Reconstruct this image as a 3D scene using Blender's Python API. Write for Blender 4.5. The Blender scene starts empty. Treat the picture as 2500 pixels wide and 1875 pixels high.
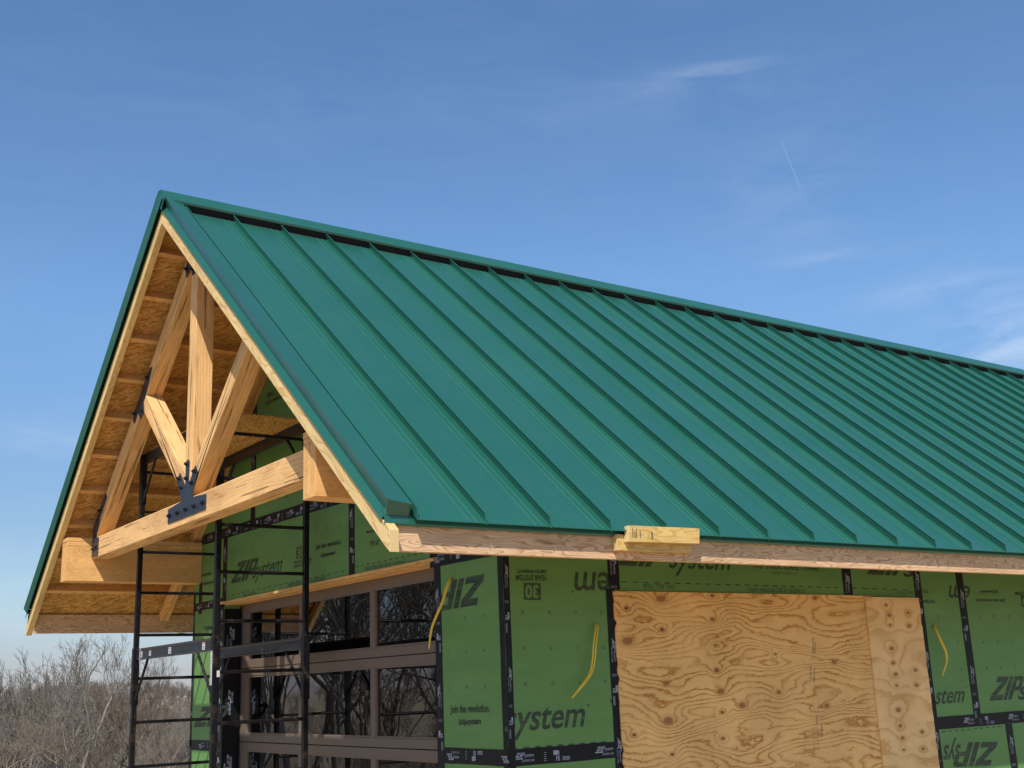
import bpy, bmesh, math, random
import numpy as np
from mathutils import Vector, Matrix
R = math.radians
random.seed(7); rng = np.random.default_rng(7)
scene = bpy.context.scene
# ------------------------------------------------------------------ camera
CAM = np.array([-0.9174, -4.8458, -0.8529])
YAW, PIT, ROL, FPX = 0.6167, 0.2526, -0.0386, 2842.9      # focal length in photo pixels (2500 wide)
def basis():
    y, p, r = YAW, PIT, ROL
    f = np.array([math.sin(y)*math.cos(p), math.cos(y)*math.cos(p), math.sin(p)])
    rt = np.array([math.cos(y), -math.sin(y), 0.]); up = np.cross(rt, f)
    return rt*math.cos(r)+up*math.sin(r), -rt*math.sin(r)+up*math.cos(r), f
RT, UP, FW = basis()
cam = bpy.data.cameras.new('camera'); camo = bpy.data.objects.new('camera', cam)
scene.collection.objects.link(camo)
camo.matrix_world = Matrix(((RT[0], UP[0], -FW[0], CAM[0]), (RT[1], UP[1], -FW[1], CAM[1]), (RT[2], UP[2], -FW[2], CAM[2]), (0, 0, 0, 1)))
cam.sensor_width = 36; cam.lens = 36*FPX/2500; cam.clip_start = 0.05; cam.clip_end = 30000
scene.camera = camo
def ray(px, py):
    d = FW*FPX + RT*(px-1250) + UP*(937.5-py); return d/np.linalg.norm(d)
def on(ax, val, px, py):                     # survey helper: where a sight line of the photo meets a real plane of the building
    d = ray(px, py); t = (val-CAM[ax])/d[ax]; return CAM+d*t
# ------------------------------------------------------------------ light
SUN_AZ = 43.5      # degrees from -Y towards -X
SUN_EL = 49.3
w = bpy.data.worlds.new('World'); scene.world = w; w.use_nodes = True
wn = w.node_tree.nodes; wl = w.node_tree.links; wn.clear()
sky = wn.new('ShaderNodeTexSky'); sky.sky_type = 'NISHITA'; sky.sun_disc = False
sky.sun_elevation = R(SUN_EL); sky.sun_rotation = R(180+SUN_AZ); sky.altitude = 200; sky.air_density = 1.0; sky.dust_density = 0.25; sky.ozone_density = 3.0
SKY_STR = 0.118
bg = wn.new('ShaderNodeBackground'); bg.inputs[1].default_value = SKY_STR
wo = wn.new('ShaderNodeOutputWorld')
geo = wn.new('ShaderNodeTexCoord')
def wmath(op, a, b=None, c=None):
    n = wn.new('ShaderNodeMath'); n.operation = op
    for i, v in enumerate((a, b, c)):
        if v is None: continue
        if isinstance(v, (int, float)): n.inputs[i].default_value = v
        else: wl.new(v, n.inputs[i])
    return n.outputs[0]
def cloud_blob(px, py, wx, wy, amp):         # a soft patch of cirrus round one direction of the sky
    d = ray(px, py); a = np.cross(d, [0, 0, 1]); a /= np.linalg.norm(a); b = np.cross(a, d)
    def dot(v):
        n = wn.new('ShaderNodeVectorMath'); n.operation = 'DOT_PRODUCT'; wl.new(geo.outputs['Generated'], n.inputs[0]); n.inputs[1].default_value = tuple(v); return n.outputs['Value']
    u = wmath('MULTIPLY', dot(a), 1/wx); v = wmath('MULTIPLY', dot(b), 1/wy)
    r2 = wmath('ADD', wmath('MULTIPLY', u, u), wmath('MULTIPLY', v, v))
    fr = wmath('GREATER_THAN', dot(d), 0.0)
    return wmath('MULTIPLY', wmath('MULTIPLY', wmath('EXPONENT', wmath('MULTIPLY', r2, -1.0)), amp), fr)
blobs = [cloud_blob(1730, 178, .050, .0065, .22), cloud_blob(2480, 825, .050, .024, .60), cloud_blob(2330, 700, .06, .016, .22), cloud_blob(1640, 235, .10, .02, .06),
         cloud_blob(2080, 620, .06, .006, .18), cloud_blob(60, 1440, .10, .03, .20), cloud_blob(120, 1090, .08, .02, .15), cloud_blob(900, 250, .25, .03, .03), cloud_blob(1950, 470, .05, .05, .10)]
acc = blobs[0]
for b in blobs[1:]: acc = wmath('ADD', acc, b)
mp = wn.new('ShaderNodeMapping'); mp.inputs['Scale'].default_value = (1.4, 1.4, 6); mp.inputs['Rotation'].default_value = (0.10, 0.06, 0.3); wl.new(geo.outputs['Generated'], mp.inputs[0])
nz = wn.new('ShaderNodeTexNoise'); nz.inputs['Scale'].default_value = 5.5; nz.inputs['Detail'].default_value = 9; nz.inputs['Roughness'].default_value = .62; nz.inputs['Distortion'].default_value = .6
wl.new(mp.outputs[0], nz.inputs['Vector'])
mr = wn.new('ShaderNodeMapRange'); mr.inputs[1].default_value = .40; mr.inputs[2].default_value = .72; wl.new(nz.outputs[0], mr.inputs[0])
amt = wmath('MULTIPLY', wmath('ADD', acc, 0.02), mr.outputs[0])
def contrail(p, q, wdt, amp):                # a short straight vapour trail between two directions of the sky
    a, b = ray(*p), ray(*q); m_ = (a+b)/2; m_ /= np.linalg.norm(m_); L_ = np.linalg.norm(b-a)/2; e = (b-a)/np.linalg.norm(b-a); f = np.cross(m_, e)
    def dot(v):
        n = wn.new('ShaderNodeVectorMath'); n.operation = 'DOT_PRODUCT'; wl.new(geo.outputs['Generated'], n.inputs[0]); n.inputs[1].default_value = tuple(v); return n.outputs['Value']
    u = wmath('MULTIPLY', dot(e), 1/L_); u = wmath('SUBTRACT', u, float(np.dot(m_, e)/L_)); v = wmath('MULTIPLY', dot(f), 1/wdt); u2 = wmath('MULTIPLY', u, u)
    g = wmath('EXPONENT', wmath('MULTIPLY', wmath('ADD', wmath('MULTIPLY', u2, u2), wmath('MULTIPLY', v, v)), -1.0))
    return wmath('MULTIPLY', wmath('MULTIPLY', g, amp), wmath('GREATER_THAN', dot(m_), 0.0))
amt = wmath('ADD', amt, contrail((1908, 345), (1957, 468), .0006, .10)); amt = wmath('MINIMUM', amt, .9)
mix = wn.new('ShaderNodeMixRGB'); wl.new(amt, mix.inputs[0])
hs = wn.new('ShaderNodeHueSaturation'); hs.inputs['Saturation'].default_value = 1.12; 
sz = wn.new('ShaderNodeSeparateXYZ'); wl.new(geo.outputs['Generated'], sz.inputs[0])
cr = wn.new('ShaderNodeValToRGB'); cr.color_ramp.interpolation = 'EASE'; e0 = cr.color_ramp.elements; e0[0].position = 0.0; e0[0].color = (.38, .39, .53, 1); e0[1].position = .34; e0[1].color = (1, 1, 1, 1)
e1 = e0.new(.10); e1.color = (.67, .65, .66, 1)
wl.new(sz.outputs[2], cr.inputs[0]); dm = wn.new('ShaderNodeMixRGB'); dm.blend_type = 'MULTIPLY'; dm.inputs[0].default_value = 1      # dims and tints the sky colour towards the horizon
wl.new(sky.outputs[0], dm.inputs[1]); wl.new(cr.outputs[0], dm.inputs[2]); wl.new(dm.outputs[0], hs.inputs['Color'])
wl.new(hs.outputs[0], mix.inputs[1]); mix.inputs[2].default_value = (5.2, 5.8, 6.6, 1)
wl.new(mix.outputs[0], bg.inputs[0]); wl.new(bg.outputs[0], wo.inputs[0])
sd = bpy.data.lights.new('sun', 'SUN'); sd.energy = 3.6; sd.angle = R(.53); sd.color = (1, .95, .87)
so = bpy.data.objects.new('sun', sd); scene.collection.objects.link(so)
sdir = Vector((-math.sin(R(SUN_AZ))*math.cos(R(SUN_EL)), -math.cos(R(SUN_AZ))*math.cos(R(SUN_EL)), math.sin(R(SUN_EL))))
so.rotation_euler = sdir.to_track_quat('Z', 'Y').to_euler()
scene.view_settings.view_transform = 'Standard'; scene.view_settings.look = 'None'; scene.view_settings.exposure = 0.45; scene.view_settings.gamma = 1
scene.render.engine = 'CYCLES'
scene.cycles.max_bounces = 8; scene.cycles.transparent_max_bounces = 12

# ------------------------------------------------------------------ helpers: nodes and materials
def material(name):
    m = bpy.data.materials.new(name); m.use_nodes = True; nt = m.node_tree
    return m, nt, nt.nodes['Principled BSDF']
class NT:
    def __init__(s, nt): s.nt = nt; s.n = nt.nodes; s.l = nt.links
    def put(s, inp, v):
        if v is None: return
        if hasattr(v, 'links') or isinstance(v, bpy.types.NodeSocket): s.l.new(v, inp)
        else: inp.default_value = v
    def math(s, op, a, b=None, c=None, clamp=False):
        n = s.n.new('ShaderNodeMath'); n.operation = op; n.use_clamp = clamp
        for i, v in enumerate((a, b, c)): s.put(n.inputs[i], v) if v is not None else None
        return n.outputs[0]
    def vmath(s, op, a, b=None):
        n = s.n.new('ShaderNodeVectorMath'); n.operation = op; s.put(n.inputs[0], a)
        if b is not None: s.put(n.inputs[1], b)
        return n.outputs['Value'] if op in ('LENGTH', 'DOT_PRODUCT') else n.outputs[0]
    def uv(s): return s.n.new('ShaderNodeTexCoord').outputs['UV']
    def obj(s): return s.n.new('ShaderNodeTexCoord').outputs['Object']
    def mapping(s, v, scale=(1, 1, 1), rot=(0, 0, 0), loc=(0, 0, 0)):
        n = s.n.new('ShaderNodeMapping'); s.l.new(v, n.inputs[0]); n.inputs['Scale'].default_value = scale; n.inputs['Rotation'].default_value = rot; n.inputs['Location'].default_value = loc; return n.outputs[0]
    def noise(s, v, scale, detail=3, rough=.5, dist=0, color=False):
        n = s.n.new('ShaderNodeTexNoise'); s.l.new(v, n.inputs['Vector']); n.inputs['Scale'].default_value = scale; n.inputs['Detail'].default_value = detail; n.inputs['Roughness'].default_value = rough; n.inputs['Distortion'].default_value = dist
        return n.outputs[1 if color else 0]
    def voro(s, v, scale, out='Distance', feat='F1'):
        n = s.n.new('ShaderNodeTexVoronoi'); n.feature = feat; s.l.new(v, n.inputs['Vector']); n.inputs['Scale'].default_value = scale; return n.outputs[out]
    def ramp(s, f, stops, interp='LINEAR'):
        n = s.n.new('ShaderNodeValToRGB'); n.color_ramp.interpolation = interp; e = n.color_ramp.elements
        while len(e) > 1: e.remove(e[-1])
        e[0].position = stops[0][0]; e[0].color = tuple(stops[0][1])+(1,)
        for p, c in stops[1:]: q = e.new(p); q.color = tuple(c)+(1,)
        s.l.new(f, n.inputs[0]); return n.outputs[0]
    def rng(s, f, a, b, c=0, d=1):
        n = s.n.new('ShaderNodeMapRange'); s.l.new(f, n.inputs[0])
        for i, v in enumerate((a, b, c, d)): n.inputs[i+1].default_value = v
        return n.outputs[0]
    def mix(s, f, a, b, mode='MIX'):
        n = s.n.new('ShaderNodeMixRGB'); n.blend_type = mode; s.put(n.inputs[0], f)
        for i, v in ((1, a), (2, b)): s.put(n.inputs[i], tuple(v)+(1,) if isinstance(v, tuple) and len(v) == 3 else v)
        return n.outputs[0]
    def bump(s, h, strength, dist, bsdf, normal=None):
        n = s.n.new('ShaderNodeBump'); n.inputs['Strength'].default_value = strength; n.inputs['Distance'].default_value = dist; s.l.new(h, n.inputs['Height'])
        if normal is not None: s.l.new(normal, n.inputs['Normal'])
        s.l.new(n.outputs[0], bsdf.inputs['Normal']); return n.outputs[0]
def plain(name, col, rough=.6, metal=0, spec=.5, noise_amt=.12, nscale=6, bump=0):
    m, nt, b = material(name); N = NT(nt); o = N.obj()
    n = N.noise(o, nscale, 5, .6)
    c = N.mix(1.0, tuple(col), N.ramp(n, [(.25, (1-noise_amt,)*3), (.75, (1+noise_amt,)*3)]), 'MULTIPLY')
    nt.links.new(c, b.inputs['Base Color']); b.inputs['Roughness'].default_value = rough; b.inputs['Metallic'].default_value = metal; b.inputs['Specular IOR Level'].default_value = spec
    if bump: N.bump(N.noise(o, nscale*12, 4), bump, .002, b)
    return m
def boardwood(name, light, dark, rings=60, warp=2.2, rough=.65, bump=.25, knots=.5, dirt=(1, 1, 1), saw=0.0, ra=1.0):
    """sawn softwood: growth-ring lines along the board (u along the grain, v across, in metres)"""
    m, nt, b = material(name); N = NT(nt); uv = N.uv()
    lo = N.mapping(uv, (1.3, 7.0, 1)); n1 = N.noise(lo, 1.6, 2, .45)
    v = N.n.new('ShaderNodeSeparateXYZ'); N.l.new(uv, v.inputs[0])
    kn = N.voro(N.mapping(uv, (1.5, 8, 1)), 1.0)      # knots pull the rings round themselves
    kp = N.math('EXPONENT', N.math('MULTIPLY', N.math('MULTIPLY', kn, kn), -26.0))
    h = N.math('ADD', N.math('ADD', N.math('MULTIPLY', v.outputs[1], rings*.45), N.math('MULTIPLY', n1, warp*6)), N.math('MULTIPLY', kp, 2.4*knots))
    fr = N.math('FRACT', h)
    ring = N.ramp(fr, [(0, (0, 0, 0)), (.55, (.30*ra,)*3), (.86, (ra,)*3), (.97, (.9*ra,)*3), (1, (0, 0, 0))])
    fib = N.noise(N.mapping(uv, (8, 260, 1)), 1.0, 3, .6)
    c = N.mix(ring, tuple(light), tuple(dark))
    c = N.mix(N.rng(fib, .3, .75, 0, .35), c, tuple(dark))
    kd = N.rng(kn, .035, .085, 1, 0)
    c = N.mix(N.math('MULTIPLY', kd, .75*knots, clamp=True), c, (dark[0]*.35, dark[1]*.28, dark[2]*.25))
    big = N.noise(N.mapping(uv, (1.1, 3, 1)), 1.7, 4, .6)
    c = N.mix(1.0, c, N.ramp(big, [(.3, (.80, .79, .77)), (.7, (1.1, 1.1, 1.1))]), 'MULTIPLY')
    c = N.mix(1.0, c, tuple(dirt), 'MULTIPLY')
    hh = N.math('ADD', N.math('MULTIPLY', ring, -.4), fib)
    if saw:
        sw = N.noise(N.mapping(uv, (90, 3, 1)), 1.0, 2, .5); chk = N.noise(N.mapping(uv, (1.2, 34, 1), loc=(3, 1, 0)), 1.0, 3, .55)
        crack = N.rng(chk, .60, .63, 0, 1)
        stn = N.noise(N.mapping(uv, (1.6, 6, 1), loc=(7, 3, 0)), 1.4, 5, .65); c = N.mix(N.rng(stn, .52, .72, 0, .5), c, (dark[0]*.62, dark[1]*.5, dark[2]*.45)); c = N.mix(N.math('MULTIPLY', crack, .7), c, (dark[0]*.25, dark[1]*.2, dark[2]*.18))
        hh = N.math('ADD', hh, N.math('MULTIPLY', sw, saw)); hh = N.math('SUBTRACT', hh, N.math('MULTIPLY', crack, 2.0))
    nt.links.new(c, b.inputs['Base Color']); b.inputs['Roughness'].default_value = rough; b.inputs['Specular IOR Level'].default_value = .25
    N.bump(hh, bump, .002, b)
    return m
def endgrain(name, light, dark):
    m, nt, b = material(name); N = NT(nt); uv = N.uv()
    p = N.mapping(uv, (1, 1, 1), loc=(.03, .11, 0)); r = N.vmath('LENGTH', p)
    fr = N.math('FRACT', N.math('ADD', N.math('MULTIPLY', r, 190), N.math('MULTIPLY', N.noise(uv, 20, 2), 1.2)))
    c = N.mix(N.rng(fr, .4, 1, 0, 1), tuple(light), tuple(dark)); nt.links.new(c, b.inputs['Base Color']); b.inputs['Roughness'].default_value = .8; b.inputs['Specular IOR Level'].default_value = .2
    return m
def strandboard(name, light, mid, dark):
    m, nt, b = material(name); N = NT(nt); uv = N.uv()
    wv = N.mix(.5, uv, N.noise(uv, 3, 2, .5, color=True), 'LINEAR_LIGHT') if False else uv
    cols = None; hs = None
    for k, (rot, sx, sy, sc) in enumerate(((.2, 12, 58, 1), (.9, 16, 70, 1), (-.5, 11, 52, 1), (2.6, 18, 80, 1))):
        p = N.mapping(wv, (sx, sy, 1), rot=(0, 0, rot), loc=(k*3.7, k*1.9, 0)) if False else N.mapping(N.mapping(wv, (1, 1, 1), rot=(0, 0, rot)), (sx, sy, 1), loc=(k*3.7, k*1.9, 0))
        cell = N.voro(p, sc, 'Color'); d = N.voro(p, sc, 'Distance')
        s = N.n.new('ShaderNodeSeparateColor'); N.l.new(cell, s.inputs[0])
        base = N.ramp(s.outputs[0], [(0, dark), (.35, mid), (1, light)])
        base = N.mix(N.rng(d, .35, .8, 0, .55), base, tuple(dark))
        if cols is None: cols = base; hs = s.outputs[1]
        else:
            msk = N.math('GREATER_THAN', s.outputs[2], .55); cols = N.mix(msk, cols, base); hs = N.mix(msk, hs, s.outputs[1])
    fib = N.noise(N.mapping(uv, (40, 160, 1)), 1, 3)
    cols = N.mix(N.rng(fib, .4, .8, 0, .3), cols, tuple(dark))
    nt.links.new(cols, b.inputs['Base Color']); b.inputs['Roughness'].default_value = .7; b.inputs['Specular IOR Level'].default_value = .25
    N.bump(hs, .5, .002, b); return m

M = {}
PL, PD = (.68, .49, .235), (.50, .30, .10)
M['rake'] = boardwood('pale_pine', (.84, .64, .31), (.64, .40, .14), rings=75, warp=1.6)
M['fascia'] = boardwood('reddish_fir', (.80, .55, .34), (.50, .27, .13), rings=60, warp=2.8, knots=.7)
M['timber'] = boardwood('rough_timber', (.90, .56, .255), (.66, .36, .125), rings=85, warp=.55, bump=.7, saw=.9, rough=.85, knots=.9, ra=.6)
M['frame'] = boardwood('framing_lumber', (.86, .51, .20), (.66, .34, .105), rings=80, warp=1.8)
M['block'] = boardwood('yellow_pine', (.74, .52, .20), (.56, .33, .09), rings=60, warp=2)
M['end'] = endgrain('pine_end_grain', (.74, .55, .27), (.50, .30, .11))
M['lvl'] = boardwood('laminated_veneer', (.84, .49, .19), (.70, .37, .125), rings=26, warp=2.6, knots=.15, bump=.12)
M['osb'] = strandboard('strand_board', (.84, .50, .17), (.66, .36, .10), (.36, .17, .04))

def green_metal():
    m, nt, b = material('green_painted_steel'); N = NT(nt); o = N.obj()
    n = N.noise(N.mapping(o, (.8, .8, .8)), 2.0, 3); c = N.mix(N.rng(n, .3, .7, 0, 1), (.013, .104, .071), (.017, .115, .080))
    sc = N.noise(N.mapping(o, (6, 60, 60), rot=(.4, .2, .7)), 1, 2, .4); sm = N.rng(sc, .79, .81, 0, .35)
    c = N.mix(sm, c, (.12, .33, .30)); inf = N.n.new('ShaderNodeObjectInfo'); c = N.mix(1.0, c, N.ramp(inf.outputs['Random'], [(0, (.965,)*3), (1, (1.035,)*3)]), 'MULTIPLY'); st = N.noise(N.mapping(o, (9, .7, .7)), 1.6, 4, .6); c = N.mix(N.rng(st, .6, .8, 0, .05), c, (.10, .26, .22)); dust = N.noise(o, 160, 2); c = N.mix(N.rng(dust, .55, .8, 0, .06), c, (.3, .35, .3))
    nt.links.new(c, b.inputs['Base Color']); b.inputs['Roughness'].default_value = .28; b.inputs['Specular IOR Level'].default_value = .70
    nt.links.new(N.rng(N.noise(o, 3, 3), .3, .7, .25, .34), b.inputs['Roughness'])
    oil = N.noise(N.mapping(o, (3.2, .7, .7)), 1.3, 2, .4); N.bump(oil, .5, .018, b); return m
M['metal'] = green_metal()
M['black'] = plain('black_underlayment_and_gap', (.012, .012, .013), .8)  # underlayment colour, also on the strips that blacken the roof gaps
M['plate'] = plain('powder_coated_steel', (.022, .028, .040), .42, 0, .5, .15, 12, .15)
M['bolt'] = plain('black_bolt', (.012, .013, .016), .35, .2, .5)

def sheathing():
    m, nt, b = material('green_sheathing'); N = NT(nt); uv = N.uv()
    n = N.noise(N.mapping(uv, (1.2, 5, 1)), 1.3, 4, .6); f = N.noise(N.mapping(uv, (60, 300, 1)), 1, 3)
    c = N.mix(N.rng(n, .3, .72, 0, 1), (.115, .255, .072), (.145, .305, .090))
    c = N.mix(N.rng(f, .5, .8, 0, .25), c, (.075, .18, .055))
    spk = N.voro(N.mapping(uv, (9, 9, 1)), 1.0); c = N.mix(N.rng(spk, .02, .035, .5, 0), c, (.03, .06, .02))
    st = N.noise(N.mapping(uv, (.7, 14, 1)), 1.0, 3, .6); c = N.mix(N.rng(st, .66, .70, 0, .22), c, (.05, .12, .035))
    nt.links.new(c, b.inputs['Base Color']); b.inputs['Roughness'].default_value = .48; b.inputs['Specular IOR Level'].default_value = .35
    s = N.noise(N.mapping(uv, (6, 16, 1)), 1, 4); N.bump(s, .25, .004, b); return m
M['zip'] = sheathing()
def ink(name, col, worn, rough=.5):
    m, nt, b = material(name); N = NT(nt); o = N.obj()
    n = N.noise(N.mapping(o, (5, 5, 55)), 1, 3, .6); c = N.mix(N.rng(n, .42, .72, 0, 1), tuple(col), tuple(worn))
    nt.links.new(c, b.inputs['Base Color']); b.inputs['Roughness'].default_value = rough; return m
M['ink'] = ink('dark_printing_ink', (.018, .033, .016), (.05, .105, .038))
M['ink2'] = ink('light_printing_ink', (.34, .37, .45), (.18, .20, .26))
def tape_mat():
    m, nt, b = material('black_flashing_tape'); N = NT(nt); o = N.obj()
    n = N.noise(o, 14, 5, .65, .8); c = N.mix(N.rng(n, .5, .75, 0, 1), (.004, .0045, .007), (.009, .011, .018))
    nt.links.new(c, b.inputs['Base Color']); b.inputs['Roughness'].default_value = .5; b.inputs['Specular IOR Level'].default_value = .28
    N.bump(N.noise(N.mapping(o, (1, 1, 1)), 26, 5, .6, 1.2), .7, .004, b); return m
M['tape'] = tape_mat()
M['door'] = plain('brown_door_paint', (.165, .125, .095), .45, 0, .4, .05, 3)
M['gasket'] = plain('black_gasket', (.01, .01, .01), .6)
def glass_mat():
    m, nt, b = material('window_glass'); N = NT(nt); nt.nodes.remove(b)
    fr = N.n.new('ShaderNodeFresnel'); fr.inputs[0].default_value = 1.52
    tr = N.n.new('ShaderNodeBsdfTransparent'); tr.inputs[0].default_value = (.62, .60, .57, 1)
    gl = N.n.new('ShaderNodeBsdfGlossy'); gl.inputs['Roughness'].default_value = 0.004; gl.inputs[0].default_value = (.95, .95, 1, 1)
    mx = N.n.new('ShaderNodeMixShader'); N.l.new(N.math('MULTIPLY', fr.outputs[0], 2.1, clamp=True), mx.inputs[0]); N.l.new(tr.outputs[0], mx.inputs[1]); N.l.new(gl.outputs[0], mx.inputs[2])
    n = N.n.new('ShaderNodeBump'); n.inputs['Strength'].default_value = .02; n.inputs['Distance'].default_value = .0005; N.l.new(N.noise(N.obj(), 3.0, 2), n.inputs['Height']); N.l.new(n.outputs[0], gl.inputs['Normal'])
    N.l.new(mx.outputs[0], nt.nodes['Material Output'].inputs[0]); return m
M['glass'] = glass_mat()
def scaffold_mat():
    m, nt, b = material('worn_black_paint'); N = NT(nt); o = N.obj()
    n = N.noise(o, 9, 6, .7, .3); c = N.ramp(n, [(.0, (.004, .004, .005)), (.56, (.006, .006, .008)), (.61, (.040, .025, .018)), (.65, (.007, .006, .007)), (.72, (.14, .13, .12)), (.75, (.01, .01, .01))])
    nt.links.new(c, b.inputs['Base Color']); nt.links.new(N.rng(N.noise(o, 20, 3), .3, .7, .28, .55), b.inputs['Roughness']); N.bump(n, .3, .002, b); return m
M['scaf'] = scaffold_mat(); M['scaf'].node_tree.nodes['Principled BSDF'].inputs['Specular IOR Level'].default_value = .3
M['rail'] = plain('glossy_black_rail', (.016, .018, .024), .34, 0, .55, .3, 9, .1)
M['sticker'] = plain('white_sticker', (.62, .62, .60), .5, 0, .4, .1, 60)
M['red'] = plain('red_print', (.5, .08, .05), .5)
M['yellow'] = plain('yellow_cable_sheath', (.85, .60, .05), .4, 0, .5, .1, 20)
M['inside'] = plain('dark_interior', (.16, .12, .085), .9)
def plastic():
    m, nt, b = material('milky_plastic_sheet'); N = NT(nt); b.inputs['Base Color'].default_value = (.80, .82, .85, 1); b.inputs['Roughness'].default_value = .35
    b.inputs['Alpha'].default_value = .7; N.bump(N.noise(N.mapping(N.obj(), (4, 4, 1.5)), 2, 4), .8, .05, b); return m
M['plastic'] = plastic()

# ------------------------------------------------------------------ helpers: meshes
def V(*a): return np.array(a, float)
class MB:
    def __init__(s): s.v = []; s.f = []; s.m = []
    def add(s, vs, fs, mat=0):
        k = len(s.v); s.v += [tuple(map(float, p)) for p in vs]; s.f += [tuple(i+k for i in f) for f in fs]; s.m += [mat]*len(fs); return s
    def box(s, x0, x1, y0, y1, z0, z1, mat=0):
        return s.add([(x, y, z) for z in (z0, z1) for y in (y0, y1) for x in (x0, x1)], [(0, 2, 3, 1), (4, 5, 7, 6), (0, 1, 5, 4), (2, 6, 7, 3), (0, 4, 6, 2), (1, 3, 7, 5)], mat)
    def prism(s, poly, vec, mat=0, endmat=None):        # planar 3-D polygon pushed along vec
        n = len(poly); vec = np.array(vec, float); vs = [np.array(p, float) for p in poly]; vs += [p+vec for p in vs]
        s.add(vs, [(i, (i+1) % n, (i+1) % n+n, i+n) for i in range(n)], mat)
        k = len(s.v)-2*n; em = mat if endmat is None else endmat
        s.f += [tuple(k+i for i in range(n))[::-1], tuple(k+n+i for i in range(n))]; s.m += [em, em]; return s
    def beam(s, a, b, wid, hgt, up=(0, 0, 1), mat=0, endmat=None):
        a, b = np.array(a, float), np.array(b, float); d = (b-a)/np.linalg.norm(b-a); up = np.array(up, float)
        sd_ = np.cross(d, up); sd_ /= np.linalg.norm(sd_); u = np.cross(sd_, d)
        return s.prism([a+sd_*wid/2*i+u*hgt/2*j for i, j in ((-1, -1), (1, -1), (1, 1), (-1, 1))], b-a, mat, endmat)
    def tube(s, pts, r, n=8, mat=0, closed=False):
        pts = [np.array(p, float) for p in pts]; rings = []; k0 = len(s.v); prev = None
        for i, p in enumerate(pts):
            d = pts[min(i+1, len(pts)-1)]-pts[max(i-1, 0)]; d /= np.linalg.norm(d)+1e-9
            if prev is None: prev = np.cross(d, [0, 0, 1]) if abs(d[2]) < .9 else np.cross(d, [1, 0, 0])
            a = prev-d*np.dot(prev, d); a /= np.linalg.norm(a); prev = a; b = np.cross(d, a); rr = r[i] if hasattr(r, '__len__') else r
            for j in range(n): t = 2*math.pi*j/n; s.v.append(tuple(p+a*rr*math.cos(t)+b*rr*math.sin(t)))
        for i in range(len(pts)-1):
            for j in range(n): s.f.append((k0+i*n+j, k0+i*n+(j+1) % n, k0+(i+1)*n+(j+1) % n, k0+(i+1)*n+j)); s.m.append(mat)
        s.f.append(tuple(k0+j for j in range(n))[::-1]); s.m.append(mat)
        s.f.append(tuple(k0+(len(pts)-1)*n+j for j in range(n))); s.m.append(mat); return s
    def build(s, name, mats, parent=None, grain=(1, 0, 0), endslot=None, bevel=0, smooth=False, recalc=True, uvplane=None):
        me = bpy.data.meshes.new(name); me.from_pydata(s.v, [], s.f)
        for mt in (mats if isinstance(mats, (list, tuple)) else [mats]): me.materials.append(mt)
        me.polygons.foreach_set('material_index', s.m)
        if recalc:
            bm = bmesh.new(); bm.from_mesh(me); bmesh.ops.recalc_face_normals(bm, faces=bm.faces); bm.to_mesh(me); bm.free()
        me.update(); uvl = me.uv_layers.new(name='UVMap'); L = Vector(grain).normalized(); off = (random.uniform(0, 9), random.uniform(0, 9)) if uvplane is None else (0, 0)
        data = np.zeros(len(me.loops)*2)
        for p in me.polygons:
            n = p.normal; end = abs(n.dot(L)) > .75
            if uvplane: A, B = uvplane
            elif end: A = n.orthogonal().normalized(); B = n.cross(A)
            else: A = L; B = n.cross(L).normalized()
            if end and endslot is not None: p.material_index = endslot
            if uvplane is None:
                axis = max(range(3), key=lambda i: abs(n[i])); o2 = off[1]+axis*1.37+(.5 if n[axis] < 0 else 0)
            else: o2 = 0
            for li in p.loop_indices:
                co = me.vertices[me.loops[li].vertex_index].co; data[2*li] = co.dot(A)+(off[0] if not end else 0); data[2*li+1] = co.dot(B)+(o2 if not end else 0)
                if end and endslot is not None:
                    cc = me.vertices[me.loops[li].vertex_index].co-p.center; data[2*li] = cc.dot(A); data[2*li+1] = cc.dot(B)
        uvl.data.foreach_set('uv', data)
        if smooth: me.polygons.foreach_set('use_smooth', [True]*len(me.polygons))
        o = bpy.data.objects.new(name, me); scene.collection.objects.link(o)
        if parent is not None: o.parent = parent
        if bevel:
            b = o.modifiers.new('bevel', 'BEVEL'); b.width = bevel; b.segments = 1; b.limit_method = 'ANGLE'; b.angle_limit = R(40)
        return o
def thing(name, label, cat, group=None, loc=(0, 0, 0)):
    o = bpy.data.objects.new(name, None); scene.collection.objects.link(o); o['label'] = label; o['category'] = cat; o.location = loc
    if group: o['group'] = group
    return o
def tag(o, label, cat, group=None):
    o['label'] = label; o['category'] = cat
    if group: o['group'] = group
    return o
# lettering: flat outlines of the built-in font fitted to a parallelogram (bottom-left, bottom-right, top-left)
_tc = {}
def glyphs(txt, bold=0.0):
    key = (txt, bold)
    if key in _tc: return _tc[key]
    c = bpy.data.curves.new('t', 'FONT'); c.body = txt; c.offset = bold; c.resolution_u = 3; c.fill_mode = 'FRONT'
    o = bpy.data.objects.new('t', c); scene.collection.objects.link(o); dg = bpy.context.evaluated_depsgraph_get(); me = bpy.data.meshes.new_from_object(o.evaluated_get(dg))
    vs = [tuple(v.co) for v in me.vertices]; fs = [tuple(p.vertices) for p in me.polygons]
    bpy.data.objects.remove(o); bpy.data.curves.remove(c); bpy.data.meshes.remove(me)
    xs = [v[0] for v in vs]; r = (vs, fs, min(xs), max(xs)); _tc[key] = r; return r
XH = None; CH = None
def _heights():
    global XH, CH
    XH = max(v[1] for v in glyphs('x')[0]); CH = max(v[1] for v in glyphs('H')[0])
_heights()
def cut(mb, name):
    if hasattr(mb, 'cuts'): mb.cuts.append((name, len(mb.v), len(mb.f)))
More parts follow.
